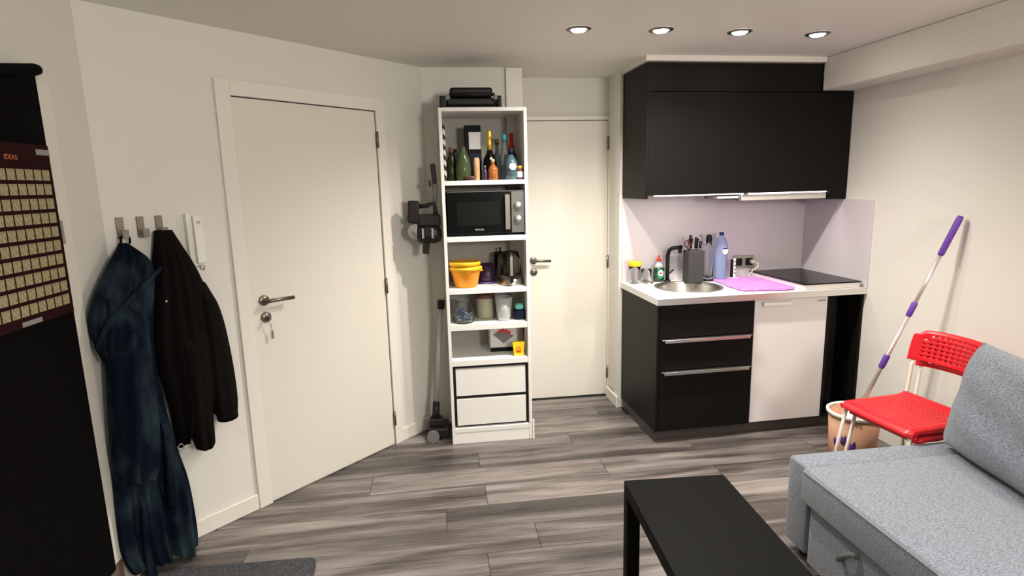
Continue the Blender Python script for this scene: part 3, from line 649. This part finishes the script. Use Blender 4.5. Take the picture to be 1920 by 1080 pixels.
# ================================================================== VACUUM
t = Thing('stick_vacuum', 'dark handheld vacuum hanging on the wall left of the shelf', 'vacuum cleaner', (-.06, 3.48, 1.2))
vy = 3.455
t.part('wall_dock', MB().box(-.30, -.15, -.0, .0, 0, 0) if False else MB().tube([(-.10, vy+.0, 1.40), (-.165, vy+.10, 1.40)], .018, 10), 'vac')
t.part('motor_body', MB().lathe([(.040, -.075), (.052, -.06), (.055, .03), (.045, .06), (.02, .07)], -.045, vy, 1.305, 22, rot=Matrix.Rotation(PI/2, 3, 'Y')), 'vac')
t.part('dust_bin', MB().lathe([(.0, -.055), (.025, -.05), (.046, -.03), (.050, .0), (.050, .002)], -.122, vy, 1.325, 22, rot=Matrix.Rotation(PI/2, 3, 'Y')), 'bin', label='clear silver dust bin')
for x in (-.085, -.03): t.part('silver_clip', MB().box(x-.006, x+.006, vy-.0605, vy-.0545, 1.285, 1.345, bev=.002), 'bin')
t.part('upper_body', MB().box(-.115, .022, vy-.03, vy+.03, 1.352, 1.425, bev=.012, seg=2), 'vac')
t.part('battery', MB().box(-.168, -.100, vy-.028, vy+.028, 1.375, 1.505, bev=.010, seg=2, rot=Matrix.Rotation(.06, 3, 'Y')), 'vac')
t.part('grip', MB().tube([(-.115, vy, 1.47), (-.05, vy, 1.475), (-.012, vy, 1.49), (-.006, vy, 1.44), (-.006, vy, 1.42)], .014, 10), 'vac')
t.part('rear_strut', MB().tube([(-.006, vy, 1.49), (-.003, vy, 1.55), (-.004, vy, 1.60)], [.014, .015, .018], 10), 'greyp')
t.part('crevice_tool', MB().box(-.022, .008, vy-.012, vy+.012, 1.60, 1.715, bev=.005, rot=Matrix.Rotation(-.06, 3, 'Y')), 'vac')
t.part('trigger', MB().box(-.040, -.024, vy-.008, vy+.008, 1.585, 1.62, bev=.004), mat('dark_red_plastic', (.09, .01, .012), .4))
t.part('nozzle', MB().box(-.092, -.052, vy-.022, vy+.022, 1.190, 1.262, bev=.006, rot=Matrix.Rotation(.10, 3, 'Y')), 'vac')
t = Thing('vacuum_wand', 'pale vacuum floor tube with a dark brush head standing left of the shelf', 'vacuum cleaner', (-.05, 3.5, 0))
t.part('tube', MB().tube([(-.056, 3.52, .235), (.000, 3.555, .83)], .016, 14), 'wand')
t.part('collar', MB().tube([(.0, 3.555, .831), (.003, 3.557, .885)], .024, 12), 'blackp')
t.part('neck', MB().tube([(-.066, 3.505, .12), (-.058, 3.515, .234)], [.026, .021], 12), 'vac')
t.part('joint', MB().box(-.105, -.02, 3.46, 3.53, .085, .14, bev=.012, seg=2), 'vac')
t.part('brush_head', MB().box(-.115, .020, 3.44, 3.60, .012, .085, bev=.016, seg=2), 'vac')
t.part('roller_end', MB().lathe([(.038, -.012), (.038, .012)], -.085, 3.425, .040, 18, rot=Matrix.Rotation(PI/2, 3, 'X')), 'greyp')
for y in (3.46, 3.58): t.part('wheel', MB().lathe([(.012, -.01), (.012, .01)], -.04, y, .0125, 12, rot=Matrix.Rotation(PI/2, 3, 'Y')), 'blackp')

# ================================================================== COAT HOOKS, INTERCOM
HL = [(-.506, 'aluminium wall hook holding the blue bathrobe'), (-.432, 'empty aluminium wall hook between the robe and the jacket'), (-.361, 'aluminium wall hook holding the black jacket')]
for s, lb in HL:
    t = Thing('coat_hook', lb, 'hook', (s, -.001, 1.44), 'd', group='coat hooks on the wall by the door')
    t.part('back_plate', B(s-.014, s+.014, -.006, -.0007, 1.405, 1.49, bev=.0015), 'nickel')
    t.part('peg', MB().box(s-.012, s+.012, -.052, -.0062, 1.408, 1.414).box(s-.012, s+.012, -.056, -.0515, 1.408, 1.442, bev=.001), 'nickel')
t = Thing('intercom', 'slim white wall intercom handset beside the coat hooks', 'intercom', (-.228, -.001, 1.38), 'd')
t.part('base', B(-.262, -.196, -.028, -.0007, 1.262, 1.492, bev=.004, seg=2), 'whitep')
hs = t.part('handset', B(-.240, -.200, -.046, -.0285, 1.272, 1.484, bev=.006, seg=2), 'whitep')
t.part('speaker_slot', MB().box(-.228, -.212, -.0470, -.0463, 1.455, 1.458).box(-.228, -.212, -.0470, -.0463, 1.448, 1.451), 'greyp', parent=hs)
t.part('cord', MB().tube([(-.222, -.02, 1.2615), (-.218, -.02, 1.245), (-.205, -.018, 1.24), (-.200, -.01, 1.255)], .002, 6), 'greyp')

# ================================================================== HANGING CLOTHES
def poly_at(L, v):
    ds = [0]
    for a, b in zip(L, L[1:]): ds.append(ds[-1]+math.dist(a, b))
    t_ = v*ds[-1]
    for i in range(len(L)-1):
        if t_ <= ds[i+1]+1e-9:
            f = (t_-ds[i])/max(ds[i+1]-ds[i], 1e-9); return [L[i][k]+(L[i+1][k]-L[i][k])*f for k in range(3)]
    return list(L[-1])
def smoothL(L):
    for _ in range(2):
        o = [L[0]]
        for a, b in zip(L, L[1:]): o += [tuple(a[k]*.75+b[k]*.25 for k in range(3)), tuple(a[k]*.25+b[k]*.75 for k in range(3))]
        L = o+[L[-1]]
    return L
def cloth(Lf, Rt, depth, folds, amp, seed, nu=44, nv=60, hem=.0):
    Lf, Rt = smoothL(Lf), smoothL(Rt); rnd = random.Random(seed); ph = [rnd.uniform(0, 6.3) for _ in range(6)]
    mb = MB(); bm = mb.bm; fr_, bk = [], []
    for j in range(nv+1):
        v = j/nv; l, r = poly_at(Lf, v), poly_at(Rt, v); rf, rb = [], []
        taper = min(1, v*5+.25)
        for i in range(nu+1):
            u = i/nu; c = [l[k]+(r[k]-l[k])*u for k in range(3)]
            e = math.sqrt(max(0, 1-(2*u-1)**2))
            w_ = (math.sin(folds*PI*u*1.0+ph[0]+1.5*math.sin(3*v+ph[1]))+.55*math.sin(folds*2.3*PI*u+ph[2]+2.2*v)+.30*math.sin(6*v+ph[3]+5*u)+.12*math.sin(17*v+9*u+ph[5]))
            off = c[1]+taper*(depth*e**.8+amp*e*w_*(.45+.75*v))
            z = c[2]+hem*math.sin(5*u+ph[4])*v*e
            rf.append(bm.verts.new((c[0], -max(off, .012), max(z, .006))))
            ob = max(.0095, c[1]-.045*e-.004)
            rb.append(bm.verts.new((c[0], -min(ob, max(off-.004, .0095)), max(z, .006))))
        fr_.append(rf); bk.append(rb)
    for j in range(nv):
        for i in range(nu):
            bm.faces.new((fr_[j][i], fr_[j+1][i], fr_[j+1][i+1], fr_[j][i+1])); bm.faces.new((bk[j][i], bk[j][i+1], bk[j+1][i+1], bk[j+1][i]))
        bm.faces.new((fr_[j][0], bk[j][0], bk[j+1][0], fr_[j+1][0])); bm.faces.new((fr_[j][nu], fr_[j+1][nu], bk[j+1][nu], bk[j][nu]))
    for i in range(nu):
        bm.faces.new((fr_[0][i], fr_[0][i+1], bk[0][i+1], bk[0][i])); bm.faces.new((fr_[nv][i], bk[nv][i], bk[nv][i+1], fr_[nv][i+1]))
    return mb
PC = {
'hood': ([(-0.529, 0.06, 1.391), (-0.607, 0.12, 1.311), (-0.692, 0.2, 1.209), (-0.716, 0.2, 1.134), (-0.715, 0.2, 1.054), (-0.678, 0.2, 0.988), (-0.672, 0.2, 0.93)], [(-0.505, 0.06, 1.389), (-0.429, 0.09, 1.304), (-0.450, 0.09, 1.153), (-0.470, 0.09, 1.019), (-0.475, 0.09, 0.839)]),
'sleeve': ([(-0.649, 0.21, 1.203), (-0.681, 0.21, 0.99), (-0.705, 0.21, 0.72), (-0.717, 0.21, 0.552), (-0.708, 0.21, 0.522)], [(-0.525, 0.16, 1.177), (-0.517, 0.16, 0.958), (-0.525, 0.16, 0.689), (-0.542, 0.16, 0.509), (-0.568, 0.16, 0.455)]),
'skirt': ([(-0.671, 0.2, 0.94), (-0.715, 0.2, 0.526), (-0.727, 0.2, 0.285), (-0.726, 0.2, 0.181), (-0.700, 0.2, 0.09)], [(-0.472, 0.08, 0.859), (-0.445, 0.08, 0.56), (-0.426, 0.08, 0.45), (-0.403, 0.08, 0.327), (-0.395, 0.08, 0.102), (-0.401, 0.08, 0.02)]),
'jbody': ([(-0.4, 0.06, 1.43), (-0.413, 0.05, 1.349), (-0.434, 0.05, 1.24), (-0.457, 0.05, 1.063), (-0.464, 0.05, 0.856), (-0.431, 0.05, 0.679), (-0.424, 0.05, 0.484)], [(-0.337, 0.06, 1.43), (-0.299, 0.06, 1.338), (-0.238, 0.06, 1.189), (-0.211, 0.06, 1.015), (-0.225, 0.06, 0.793), (-0.262, 0.06, 0.651), (-0.364, 0.06, 0.554)]),
'jsl1': ([(-0.287, 0.09, 1.223), (-0.286, 0.09, 0.986), (-0.279, 0.09, 0.788), (-0.268, 0.09, 0.591)], [(-0.231, 0.07, 1.189), (-0.181, 0.07, 1.054), (-0.161, 0.07, 0.855), (-0.154, 0.07, 0.645), (-0.169, 0.07, 0.555)]),
'jsl2': ([(-0.383, 0.12, 1.011), (-0.385, 0.12, 0.728), (-0.385, 0.12, 0.533), (-0.371, 0.12, 0.47)], [(-0.277, 0.12, 0.988), (-0.287, 0.12, 0.697), (-0.296, 0.12, 0.494), (-0.3, 0.12, 0.478)]),
}
t = Thing('bathrobe', 'long dark blue fleece hooded bathrobe hanging left of the black jacket', 'bathrobe', (-.56, -.1, 0), 'd')
t.part('hood', cloth(*PC['hood'], .055, 5, .016, 1, hem=.02), 'robe')
t.part('sleeve', cloth(*PC['sleeve'], .10, 3, .014, 5, nu=40), 'robe')
t.part('skirt', cloth(*PC['skirt'], .05, 5, .026, 9, nu=60, nv=70, hem=.02), 'robe')
t.part('belt', cloth([(-.521, .19, .66), (-.527, .19, .482), (-.536, .19, .307)], [(-.493, .19, .655), (-.495, .19, .469), (-.500, .19, .298)], .012, 1, .003, 2, nu=8, nv=30), 'robe')
t.part('belt', cloth([(-.634, .20, .40), (-.648, .20, .18), (-.650, .20, .050)], [(-.606, .20, .39), (-.615, .20, .163), (-.612, .20, .025)], .014, 1, .003, 3, nu=8, nv=30), 'robe')
t.part('hood_edge', MB().tube([(-.425, -.135, 1.285), (-.50, -.175, 1.235), (-.585, -.235, 1.185), (-.665, -.255, 1.12), (-.708, -.235, 1.04), (-.69, -.23, .975)], [.008, .011, .012, .012, .010, .006], 10), 'robe')
t.part('hanging_loop', MB().tube([(-.53, -.062, 1.385), (-.525, -.054, 1.415), (-.511, -.046, 1.4215), (-.493, -.050, 1.410), (-.498, -.06, 1.388)], .005, 8), 'jacket')
t = Thing('jacket', 'black hooded jacket hanging from the right wall hook beside the robe', 'jacket', (-.32, -.1, .5), 'd')
t.part('body', cloth(*PC['jbody'], .085, 4, .012, 12, nu=50, hem=.02), 'jacket')
t.part('sleeve', cloth(*PC['jsl1'], .06, 2, .006, 14, nu=30, hem=.01), 'jacket')
t.part('sleeve', cloth(*PC['jsl2'], .045, 2, .006, 16, nu=30, hem=.01), 'jacket')
t.part('cuff', MB().tube([(-.222, -.11, .605), (-.219, -.108, .562)], [.046, .044], 16), 'jacket')
t.part('button', MB().lathe([(.0065, 0), (.0065, .004), (0, .006)], -.434, -.165, 1.150, 12, rot=RX), 'chrome', label='small shiny press stud')
t.part('zip_ring', MB().tube([(-.448+.011*math.cos(a), -.158, .520+.017*math.sin(a)) for a in [2*PI*k/14 for k in range(15)]], .0022, 6), 'chrome', label='small metal ring')

# ================================================================== DARK CURTAIN AND POSTER
t = Thing('curtain_panel', 'tall black fabric panel hanging against the left wall', 'curtain', (-1.27, 1.4, 0))
def curtain():
    mb = MB(); bm = mb.bm; ny, nz = 60, 6; F_, K_ = [], []
    for j in range(nz+1):
        v = j/nz; a, b = [], []
        for i in range(ny+1):
            u = i/ny; y = .75+(2.160-.75)*u; z0 = .17; zt_ = 1.936+.042*max(0, min(1, (y-1.85)/.30)); z = z0+(zt_-z0)*v
            x = -1.280+.003*math.sin(u*40+2*v)
            a.append(bm.verts.new((x, y, z))); b.append(bm.verts.new((x-.004, y, z)))
        F_.append(a); K_.append(b)
    for j in range(nz):
        for i in range(ny): bm.faces.new((F_[j][i], F_[j][i+1], F_[j+1][i+1], F_[j+1][i])); bm.faces.new((K_[j][i], K_[j+1][i], K_[j+1][i+1], K_[j][i+1]))
        bm.faces.new((F_[j][0], F_[j+1][0], K_[j+1][0], K_[j][0])); bm.faces.new((F_[j][ny], K_[j][ny], K_[j+1][ny], F_[j+1][ny]))
    for i in range(ny): bm.faces.new((F_[0][i], K_[0][i], K_[0][i+1], F_[0][i+1])); bm.faces.new((F_[nz][i], F_[nz][i+1], K_[nz][i+1], K_[nz][i]))
    return mb
t.part('fabric', curtain(), 'curtain')
t.part('rod', MB().tube([(-1.268, .7, 1.935), (-1.268, 1.80, 1.938), (-1.268, 1.95, 1.950), (-1.268, 2.135, 1.985), (-1.268, 2.152, 1.988), (-1.268, 2.158, 1.989)], [.017, .017, .018, .019, .016, .008], 16), 'curtain')
t.part('rod_bracket', B(-1.3095, -1.285, 1.95, 1.98, 1.935, 1.965), 'blackp')
PX = -1.2680
t = Thing('scratch_poster', 'maroon poster with a grid of tan scratch-off squares on the black panel', 'poster', (PX, 1.9, 1.19))
t.part('sheet', B(PX, PX+.0012, 1.695, 2.139, 1.185, 1.745), 'maroon')
sq = None
for r_ in range(10):
    for c_ in range(10):
        y = 2.123-.040*c_-.017; z = 1.666-.0460*r_-.017
        if sq is None:
            sq = link('scratch_square', MB().box(-.0004, .0006, -.0165, .0165, -.0170, .0170).bm, 'foil', (0, 0, 0), t.o); s_ = sq
        else: s_ = sq.copy(); COL.objects.link(s_)
        s_.location = (.0017, y-1.9, z-1.19)
text_part('title_print', 'IDEAS', .022, 'orangetxt', Matrix.Translation(Vector((PX+.0016, 1.958, 1.700))-t.base) @ Matrix.Rotation(PI/2, 4, 'Z') @ Matrix.Rotation(PI/2, 4, 'X'), t.o)
for y0, y1, z0, z1 in ((2.075, 2.140, 1.713, 1.731), (2.1385, 2.152, 1.42, 1.50), (1.885, 1.975, 1.188, 1.203)):
    t.part('tape_strip', B(PX+.0013, PX+.0021, y0, y1, z0, z1), 'tape')

# ================================================================== RUG
def rug():
    mb = MB(); pts = [(-1.20, 1.2), (-.60, 1.2), (-.585, 2.25), (-.600, 2.345), (-.80, 2.352), (-1.15, 2.360), (-1.24, 2.30)]
    return mb.prism(pts, .0008, .014)
ro = single('rug', rug(), 'rug', 'charcoal rug on the floor in front of the bathrobe', 'rug', (-.9, 1.8, 0))
fm = MB()
for i in range(40):
    y = 2.20+.145*i/40; x = -.588+.012*(0 if i < 20 else -(i-20)/20)
    fm.tube([(x-.004, y, .008), (x+.012, y+random.uniform(-.003, .003), .006)], .0022, 5)
f_ = link('fringe', fm.bm, 'rug', (-.9, 1.8, 0), ro); f_['kind'] = 'stuff'

# ================================================================== COFFEE TABLE
t = Thing('coffee_table', 'long black rectangular coffee table in front of the sofa', 'table', (.85, 1.52, 0))
TR = Matrix.Rotation(math.radians(-3.0), 3, 'Z')
def tb(x0, x1, y0, y1, z0, z1, bev=.001):
    mb = MB().box(x0, x1, y0, y1, z0, z1, bev=bev)
    for v in mb.bm.verts: v.co = TR @ v.co + Vector((.669, 1.980, 0))
    return mb
t.part('tabletop', tb(0, .394, -.90, 0, .400, .450), 'tableb')
for x0 in (0, .344):
    for y0 in (-.90, -.05): t.part('leg', tb(x0, x0+.05, y0, y0+.05, .0006, .3995), 'tableb')

# ================================================================== SOFA
t = Thing('sofa', 'blue grey fabric sofa bed with a low wide arm, right foreground', 'sofa', (2.0, 1.2, 0))
def slab(x0, x1, y0, y1, z0, z1, bev=.02, seg=3, puff=0.):
    mb = MB().box(x0, x1, y0, y1, z0, z1, bev=bev, seg=seg)
    return mb
XS = 1.435
t.part('arm', slab(XS+.005, 2.58, 1.975, 2.115, .045, .425, bev=.014), 'sofatop', smooth=True)
t.part('seat_mattress', slab(XS-.035, 2.30, -.25, 1.968, .30, .445, bev=.014), 'sofatop', smooth=True)
pb_ = t.part('pull_out_base', slab(XS-.015, 2.28, -.25, 1.930, .045, .298, bev=.008), 'sofatop', smooth=True)
t.part('back_base', slab(2.305, 2.60, -.25, 1.970, .045, .66, bev=.03), 'sofatop', smooth=True)
t.part('pull_strap', MB().tube([(XS-.016, 1.655, .262), (XS-.035, 1.672, .262), (XS-.045, 1.695, .240), (XS-.035, 1.728, .205), (XS-.016, 1.735, .200)], .011, 8), 'strap', parent=pb_)
t.part('piping', MB().tube([(XS-.034, -.2, .434), (XS-.034, 1.955, .434)], .004, 8), 'sofatop')
for x, y in ((1.50, 2.05), (2.50, 2.05), (1.50, -.2), (2.50, -.2)): t.part('foot', MB().lathe([(.022, .0006), (.026, .0445)], x, y, 0, 14), 'blackp')
def pillow(w_, h_, th, n=28, pinch=.06):
    mb = MB(); bm = mb.bm; top, bot = [], []
    for j in range(n+1):
        a, b = [], []
        for i in range(n+1):
            u, v = 2*i/n-1, 2*j/n-1
            e = ((1-abs(u)**4.0)*(1-abs(v)**4.0))**.5
            x = u*w_/2*(1-pinch*(1-abs(v)**2)*0); y = v*h_/2
            x *= 1-.035*(1-v*v)*abs(u)**3; y *= 1-.035*(1-u*u)*abs(v)**3
            q = th/2*e*(1+.05*math.sin(7*u+2*v)+.04*math.sin(9*v+u*3))
            a.append(bm.verts.new((x, y, q+.004))); b.append(bm.verts.new((x, y, -q-.004)))
        top.append(a); bot.append(b)
    for j in range(n):
        for i in range(n):
            bm.faces.new((top[j][i], top[j][i+1], top[j+1][i+1], top[j+1][i])); bm.faces.new((bot[j][i], bot[j+1][i], bot[j+1][i+1], bot[j][i+1]))
    for i in range(n):
        bm.faces.new((top[0][i], bot[0][i], bot[0][i+1], top[0][i+1])); bm.faces.new((top[n][i], top[n][i+1], bot[n][i+1], bot[n][i]))
        bm.faces.new((top[i][0], top[i+1][0], bot[i+1][0], bot[i][0])); bm.faces.new((top[i][n], bot[i][n], bot[i+1][n], top[i+1][n]))
    return mb
def cushion(name, label, c, tilt, roll, w_=.72, h_=.46, th=.20, yaw=0.):
    mb = pillow(w_, h_, th)
    o = single(name, mb, 'sofatop', label, 'cushion', (0, 0, 0), smooth=True, group='loose back cushions of the sofa')
    # local x -> world -Y , local y -> up, local z -> facing -X
    R0 = Matrix(((0, 0, -1), (-1, 0, 0), (0, 1, 0)))
    R_ = Matrix.Rotation(yaw, 3, 'Z') @ Matrix.Rotation(tilt, 3, 'Y') @ Matrix.Rotation(roll, 3, 'X') @ R0
    m4 = R_.to_4x4(); m4.translation = Vector(c); o.matrix_world = m4
    return o
cushion('sofa_cushion', 'large blue grey back cushion leaning at the far end of the sofa', (2.105, 1.655, .662), math.radians(13), math.radians(1), .80, .46, .22, math.radians(-10))
cushion('sofa_cushion', 'blue grey back cushion at the near end of the sofa, outside the frame', (2.19, .78, .668), math.radians(13), 0)

# ================================================================== STACKED RED CHAIRS
def holes_grid(f, nu, nv, frac, mask, flip=False):
    """surface f(u,v) with square holes: nu x nv hole cells, solid frame between"""
    us = [0.]; vs = [0.]
    def seq(n, m0, m1):
        out = [0.]; w0 = (m1-m0)/n
        for i in range(n): out += [m0+w0*(i+.5-frac/2), m0+w0*(i+.5+frac/2)]
        return out+[1.]
    us = seq(nu, .09, .91); vs = seq(nv, .10, .90)
    # subdivide margins for smooth curvature
    def fine(a): return [0, a[1]*.25, a[1]*.5, a[1]*.75]+a[1:-1]+[1-(1-a[-2])*.75, 1-(1-a[-2])*.5, 1-(1-a[-2])*.25, 1.]
    uf, vf = fine(us), fine(vs); mb = MB(); bm = mb.bm
    g = [[bm.verts.new(f(u, v)) for u in uf] for v in vf]
    for j in range(len(vf)-1):
        for i in range(len(uf)-1):
            if 4 <= i < len(uf)-5 and 4 <= j < len(vf)-5 and (i-4) % 2 == 0 and (j-4) % 2 == 0 and mask((i-4)//2, (j-4)//2): continue
            bm.faces.new((g[j][i], g[j][i+1], g[j+1][i+1], g[j+1][i]))
    return mb
def solid(o, th):
    md = o.modifiers.new('solid', 'SOLIDIFY'); md.thickness = th; md.offset = 0
    return o
def chair():
    # local frame: front is +y, seat 0.45 high
    t = Thing('red_chair', 'upper of two stacked red perforated plastic chairs with ivory legs', 'chair', (0, 0, 0), group='two stacked red chairs')
    def seatf(u, v):
        x = (u-.5)*.395; y = -.19+.40*v; z = .445
        ex = abs(2*u-1); 
        if ex > .9: z -= .012*((ex-.9)/.1)**2
        if v > .86: q = (v-.86)/.14; z -= .028*q*q; y -= .012*q*q
        if v < .12: q = (.12-v)/.12; z += .012*q*q
        # rounded corners
        cut = max(0, ex-.86)/.14
        if v > .86: y -= .02*cut*cut*((v-.86)/.14)
        z -= .010*math.sin(PI*u)*math.sin(PI*min(1, v*1.1))
        return (x, y, z)
    s = t.part('seat', holes_grid(seatf, 15, 15, .42, lambda i, j: True), 'red', smooth=True); solid(s, .006)
    for sx in (-1, 1): t.part('seat_rim', MB().tube([(sx*.185, .195, .428), (sx*.192, .10, .428), (sx*.19, -.17, .435)], .007, 8), 'red')
    def backf(u, v):
        a = (u-.5)*2; x = a*.197*(1-.05*v**3); y = -.215-.035*(1-a*a)+.02*abs(a)**6-.025*v; z = .625+.155*v-.012*abs(a)**4*(v**2)-(.02*(a*a) if v < .5 else 0)*0
        if v > .93: y -= .01*((v-.93)/.07)
        if v > .9: z -= .025*max(0, abs(a)-.85)/.15
        return (x, y, z)
    b = t.part('backrest', holes_grid(backf, 12, 6, .50, lambda i, j: not (j == 5 and i in (0, 11))), 'red', smooth=True); solid(b, .007)
    for sx in (-1, 1):
        t.part('back_post', MB().tube([(sx*.175, -.150, .425), (sx*.178, -.185, .432), (sx*.18, -.20, .47), (sx*.18, -.212, .60), (sx*.18, -.222, .632)], .0085, 10), 'legw')
        t.part('leg', MB().tube([(sx*.165, .0, .422), (sx*.17, .15, .422), (sx*.175, .17, .41), (sx*.19, .195, .20), (sx*.20, .215, .0008)], .0085, 10), 'legw')
        t.part('leg', MB().tube([(sx*.150, .02, .42), (sx*.155, -.13, .42), (sx*.16, -.15, .40), (sx*.18, -.20, .20), (sx*.19, -.235, .0008)], .0085, 10), 'legw')
    t.part('cross_bar', MB().tube([(-.17, .1, .419), (.17, .1, .419)], .007, 8), 'legw')
    return t
c1 = chair()
def copy_tree(o, parent=None):
    c = o.copy(); COL.objects.link(c); c.parent = parent
    for ch in o.children: copy_tree(ch, c)
    return c
kids = list(c1.o.children)
c2 = c1.o.copy(); COL.objects.link(c2)
for ch in kids:
    d = ch.copy(); COL.objects.link(d); d.parent = c2
fd = math.atan2(-.445, .045)   # yaw so that local +y points to world -X
ang = math.radians(90+6)
c1.o.location = (2.165, 2.318, .040); c1.o.rotation_euler = (0, 0, ang)
c2.location = (2.220, 2.323, .0); c2.rotation_euler = (0, 0, ang)
c2['label'] = 'lower of two stacked red perforated plastic chairs with ivory legs'

# ================================================================== BUCKET AND MOP
bx, by = 2.262, 2.765
t = Thing('bucket', 'tan plastic bucket with a white rim on the floor behind the red chairs', 'bucket', (bx, by, 0))
t.part('pail', MB().lathe([(.108, .0008), (.112, .004), (.130, .288), (.126, .288), (.108, .008), (0, .007)], bx, by, 0, 36), 'bucket')
t.part('rim', MB().lathe([(.1305, .280), (.140, .282), (.142, .298), (.134, .303), (.126, .300), (.1255, .2885)], bx, by, 0, 36, caps=False), 'whitep')
t.part('liner', MB().lathe([(.119, .215), (.10, .222), (.04, .226), (0, .226)], bx, by, 0, 30, caps=False), 'bucketin', label='orange pink contents')
for a0, z0, rr in ((-2.62, .165, .030), (-2.28, .135, .036), (-2.95, .14, .026)):
    R1 = Matrix.Rotation(a0, 3, 'Z') @ Matrix.Rotation(PI/2, 3, 'Y')
    rad = .112+.018*z0/.288
    t.part('print_patch', MB().lathe([(rr, 0), (rr, .0016), (0, .0016)], bx+rad*math.cos(a0)*.99, by+rad*math.sin(a0)*.99, z0, 14, rot=R1, sx=1.2, sy=.6), 'purple')
T_ = Vector((2.597, 2.574, 1.376)); B_ = Vector((2.275, 2.785, .235))
t = Thing('mop', 'mop handle with purple grips leaning on the right wall', 'mop', tuple(B_))
P_ = lambda f: T_+(B_-T_)*f
t.part('pole', MB().tube([P_(.17), P_(.47)], .0095, 12).tube([P_(.44), P_(1.0)], .0115, 12), 'tube')
t.part('top_grip', MB().tube([P_(0), P_(.012), P_(.165), P_(.175)], [.012, .0155, .015, .012], 14), 'purple')
t.part('collar', MB().tube([P_(.395), P_(.40), P_(.455), P_(.462)], [.012, .0148, .0148, .012], 14), 'purple')
t.part('collar', MB().tube([P_(.655), P_(.66), P_(.715), P_(.722)], [.013, .0158, .0158, .013], 14), 'purple')
t.part('mop_head', MB().lathe([(.05, 0), (.055, .012), (.03, .03), (.013, .05), (0, .05)], B_.x-.012, B_.y+.004, B_.z-.0005, 18), 'whitep')
